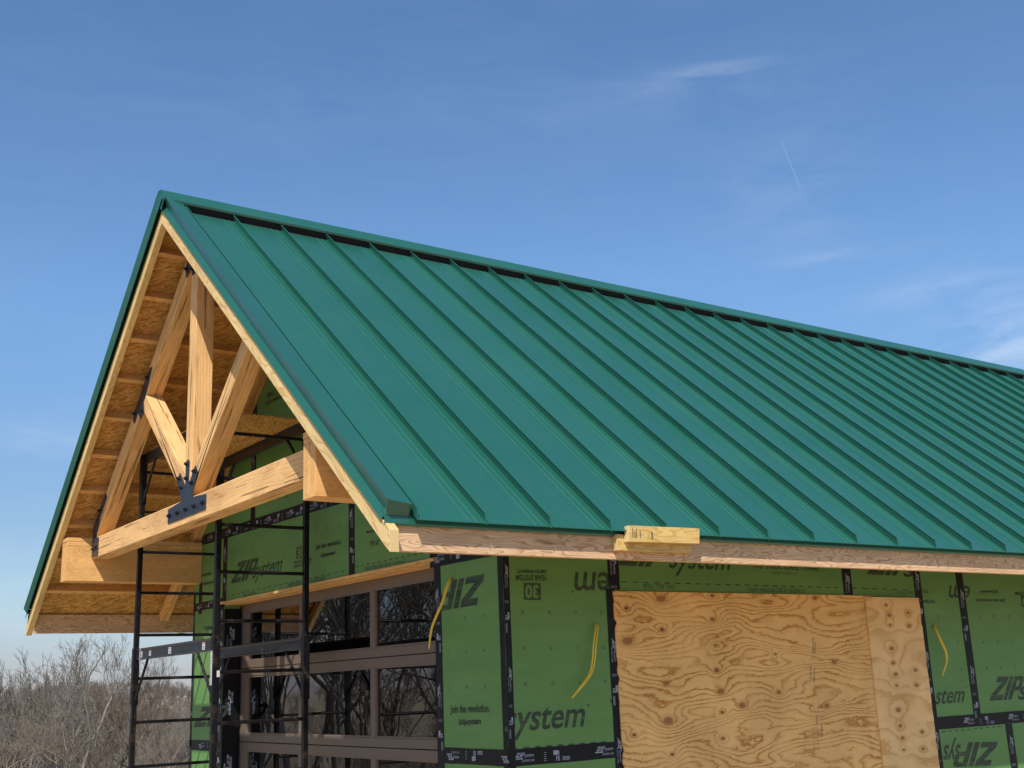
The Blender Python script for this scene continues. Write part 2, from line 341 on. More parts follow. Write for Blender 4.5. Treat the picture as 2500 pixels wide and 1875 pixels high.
def lettering(mb, txt, BL, BR, TL, ref='cap', bold=.0, mat=0, off=(0, 0, 0)):
    vs, fs, x0, x1 = glyphs(txt, bold); H = CH if ref == 'cap' else XH
    BL, BR, TL = map(lambda p: np.array(p, float), (BL, BR, TL)); off = np.array(off, float)
    mb.add([BL+(BR-BL)*((x-x0)/(x1-x0))+(TL-BL)*(y/H)+off for x, y, _ in vs], fs, mat)
def poly_logo(mb, BL, BR, TL, mat=0, off=(0, 0, 0), parts='ZIP'):
    BL, BR, TL = map(lambda p: np.array(p, float), (BL, BR, TL)); off = np.array(off, float)
    PA = [(.7702, 1), (.92, 1), (1.0, .90), (1.0, .50), (.92, .38), (.7702, .38)]; PB = [(.7702, .82), (.87, .82), (.89, .79), (.89, .60), (.87, .56), (.7702, .56)]
    shapes = {'Z': [[(0, 0), (.43, 0), (.43, .24), (.0, .24)], [(0, .24), (.19, .24), (.43, .76), (.24, .76)], [(.03, .76), (.43, .76), (.43, 1), (.03, 1)]],
              'I': [[(.47, 0), (.60, 0), (.60, 1), (.47, 1)]],
              'P': [[(.64, 0), (.77, 0), (.77, 1), (.64, 1)]]+[[PA[k_], PA[k_+1], PB[k_+1], PB[k_]] for k_ in range(5)]}
    for ch in parts:
        for poly in shapes[ch]:
            mb.add([BL+(BR-BL)*x+(TL-BL)*y+off for x, y in poly], [tuple(range(len(poly)))], mat)
    cut(mb, 'printed_logo')

# ------------------------------------------------------------------ dimensions of the building (metres; z = 0 at the seams' lower ends)
MS = 0.8261; TH = math.atan(MS); CT, ST = math.cos(TH), math.sin(TH)
YC = 3.56; XR = 1.77; XG = 3.065; YW = 0.945; YF = 2*YC-YW; XE = 13.42; FLOOR = -2.5
PITCHW = .4064; X0 = 2.3309
def rp(x, s, n, far=False):              # point on a roof slope: s up the slope from the eave, n outward from the seam tops
    y = s*CT-n*ST; z = s*ST+n*CT
    return V(x, 2*YC-y if far else y, z)
SR = YC/CT                                # slope length eave -> ridge
house = thing('unfinished_building', 'small gabled building under construction with green metal roof, green sheathing and timber gable truss', 'building')

# ---- roof: deck, underlayment, panels, trims
def slope_slab(mb, x0, x1, s0, s1, n0, n1, far, mat=0):
    mb.prism([rp(x0, s0, n0, far), rp(x0, s1, n0, far), rp(x0, s1, n1, far), rp(x0, s0, n1, far)], (x1-x0, 0, 0), mat)
d = MB()
for far in (False, True):
    slope_slab(d, XR+.053, XE-.053, .030, SR-.046, -.066, -.052, far)
deck = d.build('roof_deck', M['osb'], house, grain=(1, 0, 0))
u = MB()
for far in (False, True): slope_slab(u, XR+.054, XE-.054, .035, SR-.041, -.0515, -.0485, far)
metal = u.build('metal_roof', M['black'], house)
def panel(x, far, first=False):
    wd = PITCHW; prof = [(0.003, -.043), (.296, -.043), (.303, -.0385), (.310, -.043), (.338, -.043), (.345, -.0385), (.352, -.043), (.3960, -.043), (.3865, -.004), (.3835, -.003), (.3840, .0), (.3925, .0005), (.3985, -.043), (.4055, -.043), (.4055, -.0465), (.003, -.0465)]
    if first: prof = [(-.004, -.045), (-.0045, 0), (.003, 0), (.004, -.043)]+prof[1:-1]+[(-.004, -.0465)]
    mb = MB(); mb.prism([rp(x+a, (-.009+b*ST)/CT, b, far) for a, b in prof], rp(0, SR-.121, 0, far)-rp(0, 0, 0, far))
    # turned-up tab closing the rib's lower end
    mb.prism([rp(x+a, (-.010+b*ST)/CT, b, far) for a, b in ((.3925, -.048), (.4005, -.052), (.3935, .0005), (.3865, .0005))], rp(0, .004, 0, far)-rp(0, 0, 0, far))
    return mb
k = 0
while True:
    x = X0-PITCHW+k*PITCHW
    if x+PITCHW > XE-.1: break
    for far in (False, True):
        panel(x, far, k == 0).build('roof_panel', M['metal'], metal)
    k += 1
xlast = x
mb = MB()
for far in (False, True): mb.prism([rp(xlast+a, 0, b, far) for a, b in ((0.003, -.043), (XE-xlast-.10, -.043), (XE-xlast-.10, -.0465), (.003, -.0465))], rp(0, SR-.135, 0, far)-rp(0, 0, 0, far))
mb.build('roof_panel', M['metal'], metal)
# rake trims at both gables
def rake_trim(x, sgn, far):
    mb = MB(); L = rp(0, SR+.02, 0, far)-rp(0, 0.004, 0, far); t = .0016
    prof = [(-.014, .029), (.130, .008), (.130, -.043), (.130-t, -.043), (.130-t, .008-t), (-.014+t, .029-t), (.013+t, -.049), (-.012, -.0855), (-.0135, -.084), (.013-t, -.047)]
    if far: prof = [(a-.020 if a < .05 else a, b+(.006 if b > -.06 else -.012)) for a, b in prof]
    mb.prism([rp(x+sgn*a, .004, b, far) for a, b in prof], L)
    # folded end cap of the box at the eave
    mb.prism([rp(x+sgn*a, .002, b, far) for a, b in ((-.014, .029), (.130, .008), (.130, -.060), (.012, -.072))], rp(0, .002, 0, far)-rp(0, 0, 0, far))
    return mb
for far in (False, True):
    rake_trim(XR, 1, far).build('rake_trim', M['metal'], metal)
    rake_trim(XE, -1, far).build('rake_trim', M['metal'], metal)
# ridge cap
mb = MB()
for far in (False, True):
    sg = -1 if not far else 1; t = .0015
    p = [rp(XR-.020, SR-.118, .003, far), rp(XR-.020, SR-.125, -.006, far), rp(XR-.020, SR-.127, .012, far), rp(XR-.020, SR-.118, .020, far), V(XR-.020, YC+sg*.022, YC*MS+.030), V(XR-.020, YC, YC*MS+.046), V(XR-.020, YC, YC*MS+.043), V(XR-.020, YC+sg*.022, YC*MS+.027), rp(XR-.020, SR-.117, .018, far), rp(XR-.020, SR-.125, .010, far), rp(XR-.020, SR-.1225, -.004, far)]
    p = [rp(XR-.020, SR-.122, .002, far), rp(XR-.020, SR-.127, .005, far), rp(XR-.020, SR-.122, .022, far), V(XR-.020, YC+sg*.022, YC*MS+.036), V(XR-.020, YC, YC*MS+.052), V(XR-.020, YC, YC*MS+.049), V(XR-.020, YC+sg*.022, YC*MS+.033), rp(XR-.020, SR-.120, .017, far), rp(XR-.020, SR-.1245, .004, far), rp(XR-.020, SR-.1205, .0015, far)]
    mb.prism(p, (XE-XR+.040, 0, 0))
mb.build('ridge_cap', M['metal'], metal)
for far in (False, True):
    mb = MB(); slope_slab(mb, XR+.15, XE-.15, SR-.119, SR-.055, -.0480, .0015, far); mb.build('ridge_gap_shade', M['black'], metal)  # black strip added as the shade in the gap under the cap lip
mb = MB()    # folded end of the ridge cap at the front peak, and its back twin
for xx in (XR-.0235, XE+.0205):
    mb = MB()
    a = rp(xx, SR-.130, .029); b_ = rp(xx, SR-.130, -.075); c_ = V(xx, YC, YC*MS-.100); d_ = rp(xx, SR-.130, -.075, True); e_ = rp(xx, SR-.130, .036, True); f_ = V(xx, YC, YC*MS+.0535)
    mb.prism([a, b_, c_, f_], (.0025, 0, 0)); mb.prism([f_, c_, d_, e_], (.0025, 0, 0)); mb.build('ridge_end_cap', M['metal'], metal)
# drip edges
for far in (False, True):
    mb = MB()
    def yy(v): return 2*YC-v if far else v
    mb.prism([V(XR-.002, yy(a), b) for a, b in ((.046, -.040), (.037, -.046), (.034, -.082), (.044, -.092), (.047, -.090), (.039, -.080), (.041, -.048), (.066, -.012), (.066, -.008))], (XE-XR+.004, 0, 0))
    mb.build('drip_edge', M['metal'], metal)

# ---- rake boards and fascias
def rake_board(x0, x1, far):
    nb = -.174; nt_ = -.0865
    # plumb cut at the eave tip, mitre at the ridge
    def zat(y, n): return y*MS+n/CT
    ye = -.008; ytop = .0; pts = [(ye, zat(ye, nb)), (YC, zat(YC, nb)), (YC, zat(YC, nt_)), (ye, zat(ye, nt_))]
    # clipped lower tip
    pts = [(ye+.045, zat(ye+.045, nb)), (YC-.0005, zat(YC, nb)), (YC-.0005, zat(YC, nt_)), (ye, zat(ye, nt_)), (ye, zat(ye, nb)+.006)]
    mb = MB(); mb.prism([V(x0, 2*YC-y if far else y, z) for y, z in pts], (x1-x0, 0, 0)); return mb
for far in (False, True):
    g = (0, -CT if far else CT, ST)
    for (a, b) in ((XR, XR+.052), (XE-.052, XE)):
        rake_board(a, b, far).build('rake_board', [M['rake'], M['end']], house, grain=g, endslot=1, bevel=.002)
for far in (False, True):
    for a, b in ((XR+.047, XR+.052), (XE-.052, XE-.047)):
        mb = MB(); slope_slab(mb, a, b, .03, SR-.002, -.0862, -.050, far); mb.build('roof_edge_strip', M['black'], house)  # black filler standing in for the dark gap between rake board and deck
def fascia(x0, x1, far):
    y0, y1 = .060, .098; mb = MB()
    yy = (lambda v: 2*YC-v) if far else (lambda v: v)
    a, b = sorted((yy(y0), yy(y1))); mb.box(x0, x1, a, b, -.212, -.034); return mb
segs = [(XR+.0535, 3.712), (3.716, 6.185), (6.188, 9.8), (9.803, XE-.053)]
for far in (False, True):
    for i, (a, b) in enumerate(segs):
        o = fascia(a, b, far).build('fascia_board', [M['fascia'], M['end']], house, grain=(1, 0, 0), endslot=1, bevel=.0015)
# two scrap blocks screwed over the first fascia joint
BY = .052
p0 = on(1, .016, *(1350+780*.22604, 1230+245*.22604))
mb = MB(); mb.prism([V(3.187, .014, -.170), V(3.732, .014, -.164), V(3.732, .0590, -.164), V(3.187, .0590, -.170)], (.0, 0, .088)); b1 = mb.build('wood_block', [M['block'], M['end']], house, endslot=1, bevel=.002); b1['label'] = 'lower yellow scrap block screwed to the fascia'
mb = MB(); mb.prism([V(3.232, -.026, -.126), V(3.762, -.026, -.119), V(3.762, .012, -.119), V(3.232, .012, -.126)], (.010, 0, .089)); b2 = mb.build('wood_block', [M['block'], M['end'], M['ink']], house, endslot=1, bevel=.002)
mb = MB()   # grade stamp ink on the upper block
for i, (x, h) in enumerate(((3.267, .055), (3.282, .04), (3.294, .055), (3.320, .05), (3.402, .045), (3.410, .04))):
    n = 9
    for j in range(n):
        zz = -.105+j*h/n; mb.box(x-.003, x+.003+.002*(j % 2), -.0266, -.0258, zz, zz+h/n*.6)
mb.build('grade_stamp', M['ink'], b2)

# ---- outlookers, rafters
for far in (False, True):
    for i in range(10):
        yb = 3.885+i*.3225; yb2 = 2*YC-yb if not far else yb
        s = (2*YC-yb)/CT
        mb = MB(); slope_slab(mb, XR+.054, XG-.012, s-.03, s+.008, -.150, -.0665, far)
        mb.build('lookout', [M['frame'], M['end']], deck, grain=(1, 0, 0), bevel=.002)
    for xx in (XG-.082, XG-.040):
        mb = MB(); s0 = .12
        slope_slab(mb, xx, xx+.038, s0, SR-.2, -.236, -.1505, far)
        mb.build('rafter', [M['frame'], M['end']], deck, grain=(0, CT, ST if not far else -ST), bevel=.002)
    for i in range(1, 17):
        xx = XG+i*.61; mb = MB(); slope_slab(mb, xx, xx+.038, .12, SR-.17, -.20, -.0665, far)
        mb.build('rafter', [M['frame'], M['end']], deck, grain=(0, CT, ST if not far else -ST))

# ---- walls
def zin(x, y): return None
def gz(y):                                # underside of the deck above a point of the gable
    yy = y if y <= YC else 2*YC-y; return yy*MS-.072/CT
DY0, DY1, DZ = 1.73, 5.39, -.052          # garage door opening
mb = MB(); th = .15
def gprism(poly): mb.prism([V(XG, y, z) for y, z in poly], (th, 0, 0))
gprism([(YW, FLOOR), (DY0, FLOOR), (DY0, gz(DY0)), (YW, gz(YW))])
gprism([(DY1, FLOOR), (YF, FLOOR), (YF, gz(YF)), (DY1, gz(DY1))])
gprism([(DY0, DZ), (DY1, DZ), (DY1, gz(DY1)), (YC, gz(YC)), (DY0, gz(DY0))])
gw = mb.build('gable_wall', M['zip'], house, uvplane=(Vector((0, 1, 0)), Vector((0, 0, 1))))
mb = MB(); PX0, PX1, PZ = 3.905, 6.995, -.30
yi = YW+.15
mb.box(XG+.151, PX0+.05, YW, yi, FLOOR, gz(YW)); mb.box(PX1-.05, XE-.4, YW, yi, FLOOR, gz(YW)); mb.box(PX0+.05, PX1-.05, YW, yi, PZ-.06, gz(YW)); mb.box(PX0+.05, PX1-.05, YW, yi, FLOOR, -1.85)
mb.box(XG, XG+.151, YW-.0005, YW+.001, FLOOR, gz(YW)-.01)
sw = mb.build('side_wall', M['zip'], house, uvplane=(Vector((1, 0, 0)), Vector((0, 0, 1))))
mb = MB(); mb.box(XG+.151, XE-.4, YF-.15, YF, FLOOR, gz(YW)); mb.build('rear_wall', M['zip'], house, uvplane=(Vector((1, 0, 0)), Vector((0, 0, 1))))
mb = MB()
for xa in (XE-.4,): mb.prism([V(xa, y, z) for y, z in ((YW, FLOOR), (YF, FLOOR), (YF, gz(YF)), (YC, gz(YC)), (YW, gz(YW)))], (.15, 0, 0))
mb.build('end_wall', M['zip'], house, uvplane=(Vector((0, 1, 0)), Vector((0, 0, 1))))
mb = MB(); mb.box(XG+.15, XE-.41, YW+.16, YF-.16, FLOOR-.1, FLOOR); mb.build('floor_slab', plain('concrete_slab', (.30, .29, .27), .8), house)
mb = MB(); mb.box(8.0, 8.1, YW+.16, YF-.16, FLOOR, .5)
for yy in (2.0, 2.6, 3.2, 3.8, 4.4, 5.0): mb.box(7.9, 8.0, yy, yy+.04, FLOOR, .5)
mb.build('partition', M['inside'], house)
mb = MB()
for yy in (2.05, 2.75, 4.35, 5.05): mb.box(5.2, 5.29, yy, yy+.09, FLOOR, .9)
mb.box(4.6, 5.6, 1.4, 5.6, .52, .60); mb.build('interior_post', M['inside'], house)
# wood nailer over the door opening
mb = MB(); mb.box(XG+.004, XG+.155, DY0, DY1, DZ-.010, DZ+.0); mb.build('door_header', [M['frame'], M['end']], house, grain=(0, 1, 0))
mb = MB(); mb.box(XG-.014, XG-.0015, DY0-.01, DY1+.12, DZ+.001, DZ+.022); mb.build('header_strip', [M['frame'], M['end']], house, grain=(0, 1, 0))

# ---- tapes with their print
def tape(axis, p, q, width, mats=None, logos=True, n=None, flip=False, phase=0.15, lift=.0022, parent=None, rep=.60):
    """p,q: 2-D ends on the wall plane (axis 0: (Y,Z) on the gable; axis 1: (X,Z) on the side wall)"""
    p, q = V(*p), V(*q); L = np.linalg.norm(q-p); e = (q-p)/L; f = V(-e[1], e[0])
    if axis == 0: P3 = lambda a, l=0: V(XG-lift-l, a[0], a[1])
    else: P3 = lambda a, l=0: V(a[0], YW-lift-l, a[1])
    mb = MB(); nseg = max(2, int(L/.12)); jit = lambda: random.uniform(-.0015, .0015)
    pts1 = [p+e*L*i/nseg+f*(width/2+jit()) for i in range(nseg+1)]; pts2 = [p+e*L*i/nseg-f*(width/2+jit()) for i in range(nseg+1)]
    for i in range(nseg):
        q4 = [pts2[i], pts2[i+1], pts1[i+1], pts1[i]]
        vs = [P3(a) for a in q4]+[P3(a, -lift+.0003) for a in q4]
        mb.add(vs, [(0, 1, 2, 3), (0, 4, 5, 1), (3, 2, 6, 7)]+([(0, 3, 7, 4)] if i == 0 else [])+([(1, 5, 6, 2)] if i == nseg-1 else []), 0)
    if logos:
        s = -1 if flip else 1; ee, ff = e*s, f*s
        t = phase
        while t < L-.02:
            c = p+e*t
            def T(u0, u1, v0, v1, fn, txt=None, sh=.35, **kw):
                if t+max(abs(u0), abs(u1)) > L and not flip: return
                if flip and t-max(u0, u1) < 0: return
                BL = P3(c+ee*u0+ff*v0); BR = P3(c+ee*u1+ff*v0); TL = P3(c+ee*(u0+(v1-v0)*sh)+ff*v1)
                o3 = (P3(V(0, 0), .0006)-P3(V(0, 0)))
                if fn == 'logo': poly_logo(mb, BL, BR, TL, 1, o3)
                elif fn == 'bar': mb.add([BL+o3, BR+o3, BR+TL-BL+o3, TL+o3], [(0, 1, 2, 3)], 1)
                else: lettering(mb, txt, BL, BR, TL, mat=1, off=o3, **kw)
            kk = width/.094
            T(0, .062, .000*kk, .026*kk, 'logo'); T(.064, .128, .000*kk, .013*kk, 't', 'system', ref='x', bold=.01); T(-.012, .052, -.011*kk, -.004*kk, 'bar'); T(.045, .135, -.026*kk, -.014*kk, 't', 'FLASHING TAPE', sh=0, bold=.01)
            for r_ in range(5): T(.205, .222, (-.030+r_*.011)*kk, (-.027+r_*.011)*kk, 'bar', sh=0)
            T(.275, .312, -.002*kk, .024*kk, 'bar', sh=0); T(.314, .318, -.010*kk, .020*kk, 'bar', sh=0); T(.293, .318, -.012*kk, -.008*kk, 'bar', sh=0); T(.293, .299, -.034*kk, -.012*kk, 'bar', sh=0)
            for r_ in range(3): T(.305, .320, (-.034+r_*.008)*kk, (-.029+r_*.008)*kk, 'bar', sh=0); T(.340, .395, (-.034+r_*.008)*kk, (-.030+r_*.008)*kk, 'bar', sh=0)
            t += rep
    # direction of the print must face the viewer
    return mb.build('flashing_tape', [M['tape'], M['ink2']], parent or (gw if axis == 0 else sw), recalc=False)
W = .094
ly = YW-.0
# side wall (X,Z): text reads left->right with +X when p->q runs +X
tape(1, (XG-.002, -1.262), (PX0-.03, -1.262), W, phase=.045)                               # course joint by the corner
tape(1, (PX1+.03, -1.262), (12.9, -1.262), W, phase=.38, rep=.6)
tape(1, (XG+.001+.0235, -.04+.3), (XG+.001+.0235, FLOOR), .045, phase=.42, lift=.0030)
tape(1, (3.925, .3), (3.925, -.29), .09, phase=.36, lift=.0032)
tape(1, (3.888, -.285), (3.888, FLOOR), .07, phase=.32, lift=.0028)
tape(1, (7.030, .3), (7.028, FLOOR), .085, phase=.42, lift=.0028)
tape(1, (7.588, .3), (7.588, -1.25), .09, phase=.55, lift=.0032)
tape(1, (7.992, -1.31), (7.992, FLOOR), .09, phase=.10, lift=.0028)
tape(1, (6.190, .3), (6.190, -.297), .10, phase=.45, lift=.0028)
tape(1, (PX1+.03, -.075), (12.9, -.075), .05, logos=False, lift=.0034)
tape(1, (9.0, .3), (9.0, -1.25), .09, lift=.0032)
# gable wall (Y,Z): seen from outside the reader's left->right is -Y
tape(0, (YF, .598), (YW, .555), W, flip=True, phase=.45, lift=.0030, rep=.45)
tape(0, (5.396, .56), (5.396, -.04), .092, phase=.1)
tape(0, (2.896, .55), (2.896, -.03), .092, phase=.1)
tape(0, (4.772, 1.9), (4.772, .60), .098, phase=.1)
tape(0, (6.00, .20), (6.00, -.10), .08, logos=False)
tape(0, (YF, -.03), (5.40, -.03), .075, phase=.1, lift=.003)
tape(0, (YF, -1.280), (5.42, -1.280), .09, phase=.25)
tape(0, (5.50, -.06), (5.50, FLOOR), .095, phase=.25, rep=.45)
tape(0, (5.435, -.05), (5.435, FLOOR), .085, phase=.05, lift=.0030, rep=.5)
tape(0, (6.153, .1), (6.153, FLOOR), .045, phase=.2)
tape(0, (1.692, -.02), (1.692, FLOOR), .078, phase=.22, lift=.003)
tape(0, (YW+.0245, .3), (YW+.0245, FLOOR), .048, logos=False, lift=.003)
tape(0, (DY0+.05, -.040), (YW, -.040), .100, phase=.05, lift=.0026)
tape(0, (DY0, -1.262), (YW, -1.262), W, phase=.12, lift=.0026)
# membrane folded into the door jambs
mb = MB(); mb.box(XG+.003, XG+.150, DY0+.0005, DY0+.003, FLOOR, DZ-.04); mb.build('jamb_tape', M['tape'], gw); mb = MB(); mb.box(XG+.003, XG+.150, DY1-.003, DY1-.0005, FLOOR, DZ-.04)
o3 = V(0, -.0006, 0)
for i in range(4):
    z = -.25-i*.55
    poly_logo(mb, V(XG+.055, DY1-.003, z), V(XG+.055, DY1-.003, z-.10), V(XG+.100, DY1-.003, z-.02), 1, o3)
    lettering(mb, 'system', V(XG+.055, DY1-.003, z-.105), V(XG+.055, DY1-.003, z-.21), V(XG+.078, DY1-.003, z-.115), 'x', mat=1, off=o3)
    lettering(mb, 'FLASHING TAPE', V(XG+.025, DY1-.003, z-.08), V(XG+.025, DY1-.003, z-.22), V(XG+.040, DY1-.003, z-.08), mat=1, off=o3)
mb.build('jamb_tape', [M['tape'], M['ink2']], gw, recalc=False)

# ---- print on the sheathing
def zz(ox, oy, s): return lambda x, y: (ox+x*s, oy+y*s)
z24 = zz(850, 1180, .22604); z5b = zz(1350, 1230, .22604); z26 = zz(1050, 1500, .22604); z6 = zz(1400, 1250, .49729); z7b = zz(2100, 1350, .31645); z5 = zz(800, 1150, .43692); z4 = zz(400, 1200, .31645); z34 = zz(400, 1050, .18083); z2 = zz(200, 1000, .27125)
LF = .0009
def S(f, *p): a = on(1, YW, *f(*p)); a[1] = YW-LF; return a
def G(f, *p): a = on(0, XG, *f(*p)); a[0] = XG-LF; return a
ms, mg = MB(), MB(); ms.cuts = []; mg.cuts = []
def T(mb, pl, f, txt, BL, BR, TL, **kw): kw['off'] = (0, -.0004, 0) if pl is S else (-.0004, 0, 0); lettering(mb, txt, pl(f, *BL), pl(f, *BR), pl(f, *TL), **kw); cut(mb, 'printed_text')
def ring(mb, c, r, ax, sq=False, docut=True):
    n = 4 if sq else 14; o = math.pi/4 if sq else 0; k_ = len(mb.v)
    for rr in (r, r*.62):
        for i in range(n):
            t = o+2*math.pi*i/n; a, b = rr*math.cos(t)*(.85 if sq else 1), rr*math.sin(t)
            mb.v.append((c[0]+a, c[1], c[2]+b) if ax == 1 else (c[0], c[1]+a, c[2]+b))
    for i in range(n): mb.f.append((k_+i, k_+(i+1) % n, k_+n+(i+1) % n, k_+n+i)); mb.m.append(0)
    if docut: cut(mb, 'nail_mark')
def rmark(mb, pl, f, c, r, ax):
    p = pl(f, *c); ring(mb, p, r, ax, False, False)
    e = V(1, 0, 0) if ax == 1 else V(0, -1, 0); lettering(mb, 'R', p-e*r*.35-V(0, 0, r*.42), p+e*r*.35-V(0, 0, r*.42), p-e*r*.35+V(0, 0, r*.42)); cut(mb, 'printed_text')
def dashes(mb, pl, f, a, b, n, h=.0075):
    a, b = pl(f, *a), pl(f, *b)
    for i in range(n):
        p, q_ = a+(b-a)*(i/n), a+(b-a)*((i+.5)/n); mb.add([p, q_, q_+V(0, 0, h), p+V(0, 0, h)], [(0, 1, 2, 3)])
    cut(mb, 'dashed_line')
def box30(mb, pl, f, c4, BL, BR, TL):
    mb.add([pl(f, *c) for c in c4], [(0, 1, 2, 3)], 0)
    o = V(0, -.0006, 0) if pl is S else V(-.0006, 0, 0)
    lettering(mb, '30', pl(f, *BL), pl(f, *BR), pl(f, *TL), mat=1, off=o, bold=.035); cut(mb, 'printed_badge')
def build_cuts(mb, parent):
    v0 = f0 = 0
    for name, v1, f1 in mb.cuts:
        m_ = MB(); m_.v = mb.v[v0:v1]; m_.f = [tuple(i-v0 for i in f) for f in mb.f[f0:f1]]; m_.m = mb.m[f0:f1]; m_.build(name, [M['ink'], M['zip']], parent, recalc=False); v0, f0 = v1, f1
# side wall, first bay
T(ms, S, z24, 'YEAR SYSTEM', (2150, 995), (1808, 990), (2150, 1050), bold=.035)
T(ms, S, z24, 'LIMITED WARRANTY', (2140, 935), (1815, 933), (2140, 970), bold=.035)
box30(ms, S, z24, [(1893, 1075), (2078, 1078), (2080, 1262), (1895, 1258)], (2055, 1105), (1912, 1103), (2055, 1235))
T(ms, S, z5b, 'em', (625, 745), (240, 742), (610, 930), ref='x', bold=.012)
rmark(ms, S, z5b, (212, 948), .008, 1)
T(ms, S, z26, 'system', (800, 1266), (1655, 1205), (835, 1075), ref='x', bold=.015)
rmark(ms, S, z26, (1708, 980), .0095, 1)
T(ms, S, z26, 'W', (1942, 962), (1990, 960), (1942, 912), bold=.035)
dashes(ms, S, z26, (880, 1458), (1960, 1378), 9)
for f, pts in ((z5, [(1090, 790, 0), (1240, 790, 0), (1386, 791, 1), (1528, 792, 0), (1098, 990, 0), (1248, 988, 0), (1397, 986, 1), (1541, 984, 0), (1105, 1190, 0), (1258, 1184, 0), (1408, 1180, 1), (1551, 1174, 0)]),
               (z7b, [(605, 490, 0), (727, 490, 1), (921, 488, 0), (1030, 488, 0), (1143, 488, 0), (1250, 488, 0), (755, 690, 0), (948, 690, 0), (1060, 688, 0), (1170, 686, 1), (783, 900, 0), (977, 888, 0), (1087, 884, 0), (1197, 880, 0)])):
    for x, y, sq in pts: ring(ms, S(f, x, y), .0112, 1, sq)
# strip above the boarded window
poly_logo(ms, S(z5b, 690, 664), S(z5b, 1150, 686), S(z5b, 830, 440))
T(ms, S, z5b, 'system', (1250, 690), (1905, 712), (1285, 540), ref='x', bold=.012)
T(ms, S, z6, '7/16" STRUCTURAL 1 PANEL', (880, 276), (1208, 290), (882, 250), bold=.02)
T(ms, S, z6, '03-09-24 06:53 10', (972, 303), (1096, 308), (972, 292))
dashes(ms, S, z6, (236, 346), (1318, 374), 23); dashes(ms, S, z6, (1366, 376), (1660, 386), 6)
T(ms, S, z6, 'ROLL THE TAPE', (345, 374), (500, 378), (345, 353)); T(ms, S, z6, 'PARA APLICAR USE EL RODILLO', (858, 391), (1140, 397), (858, 371)); T(ms, S, z6, 'ROLL THE', (1592, 403), (1668, 404), (1592, 388))
poly_logo(ms, S(z6, 1437, 306), S(z6, 1625, 314), S(z6, 1490, 225)); T(ms, S, z6, 's', (1618, 315), (1668, 317), (1628, 262), ref='x', bold=.012)
# bays right of the window
T(ms, S, z7b, '7/1', (527, 283), (478, 282), (528, 308), bold=.02); T(ms, S, z7b, 'WATER-R', (577, 364), (478, 362), (577, 388), bold=.035)
T(ms, S, z7b, 'em', (850, 256), (690, 252), (842, 345), ref='x', bold=.012); rmark(ms, S, z7b, (673, 360), .009, 1)
T(ms, S, z7b, '#zipsystem', (1064, 292), (925, 290), (1064, 312), bold=.035); T(ms, S, z7b, 'Join the revolution.', (1118, 358), (888, 355), (1118, 382), bold=.035)
box30(ms, S, z7b, [(1240, 330), (1320, 330), (1325, 418), (1245, 418)], (1315, 345), (1250, 345), (1317, 403))
T(ms, S, z7b, 'YEAR SYSTEM', (1330, 300), (1195, 300), (1330, 325), bold=.035)
T(ms, S, z7b, 'stem', (575, 1166), (795, 1150), (592, 1080), ref='x', bold=.015); rmark(ms, S, z7b, (812, 1032), .009, 1)
poly_logo(ms, S(z7b, 998, 1140), S(z7b, 1215, 1130), S(z7b, 1055, 955)); T(ms, S, z7b, 's', (1215, 1130), (1275, 1128), (1235, 1035), ref='x', bold=.015)
poly_logo(ms, S(z7b, 1062, 1455), S(z7b, 765, 1462), S(z7b, 1012, 1640))
T(ms, S, z7b, 'sys', (775, 1480), (648, 1485), (765, 1585), ref='x', bold=.015)
dashes(ms, S, z7b, (632, 1384), (1110, 1340), 10)
build_cuts(ms, sw)
# gable wall: pier beside the door
poly_logo(mg, G(z24, 1475, 975), G(z24, 1025, 1068), G(z24, 1405, 1310))
T(mg, G, z26, 'Join the revolution.', (220, 1062), (645, 1052), (220, 985), bold=.04); T(mg, G, z26, '#zipsystem', (308, 1190), (550, 1182), (308, 1128), bold=.04)
for x, y, sq in ((674, 832, 1), (769, 820, 0), (869, 807, 0), (678, 1018, 1), (774, 1010, 0), (875, 1003, 0), (682, 1212, 1), (778, 1208, 0), (880, 1204, 0)): ring(mg, G(z5, x, y), .009, 0, sq)
# band above the door
poly_logo(mg, G(z4, 518, 710), G(z4, 680, 678), G(z4, 573, 543))
T(mg, G, z4, 'system', (682, 672), (900, 616), (702, 590), ref='x', bold=.012); rmark(mg, G, z4, (921, 503), .010, 0)
box30(mg, G, z4, [(1023, 520), (1092, 505), (1092, 418), (1023, 432)], (1030, 508), (1086, 495), (1030, 445))
T(mg, G, z4, 'YEAR SYSTEM', (1000, 562), (1140, 532), (1000, 540), bold=.035); T(mg, G, z4, 'LIMITED WARRANTY', (1002, 590), (1140, 562), (1002, 573), bold=.035)
T(mg, G, z4, 'Join the revolution.', (1170, 448), (1370, 402), (1170, 412), bold=.04); T(mg, G, z4, '#zipsystem', (1212, 507), (1325, 482), (1212, 478), bold=.04)
T(mg, G, z4, 'WATER-RESIST', (1560, 328), (1720, 295), (1560, 305), bold=.035); T(mg, G, z4, '7/16"', (1590, 425), (1668, 408), (1590, 388), bold=.035)
T(mg, G, z4, 'PARA APLICAR USE EL RODILLO', (1552, 608), (1862, 548), (1552, 583)); T(mg, G, z4, 'PARA APLICAR USE EL RODILLO', (960, 735), (1245, 682), (960, 708)); T(mg, G, z4, 'ROLL THE TAPE', (612, 812), (712, 793), (612, 790))
dashes(mg, G, z4, (492, 808), (1420, 612), 21); dashes(mg, G, z4, (1482, 585), (2075, 463), 13)
for x, y in ((545, 487), (612, 470), (685, 450), (760, 428), (837, 403), (915, 382), (1000, 358), (1170, 308), (1260, 282), (1352, 255)): ring(mg, G(z4, x, y), .009, 0)
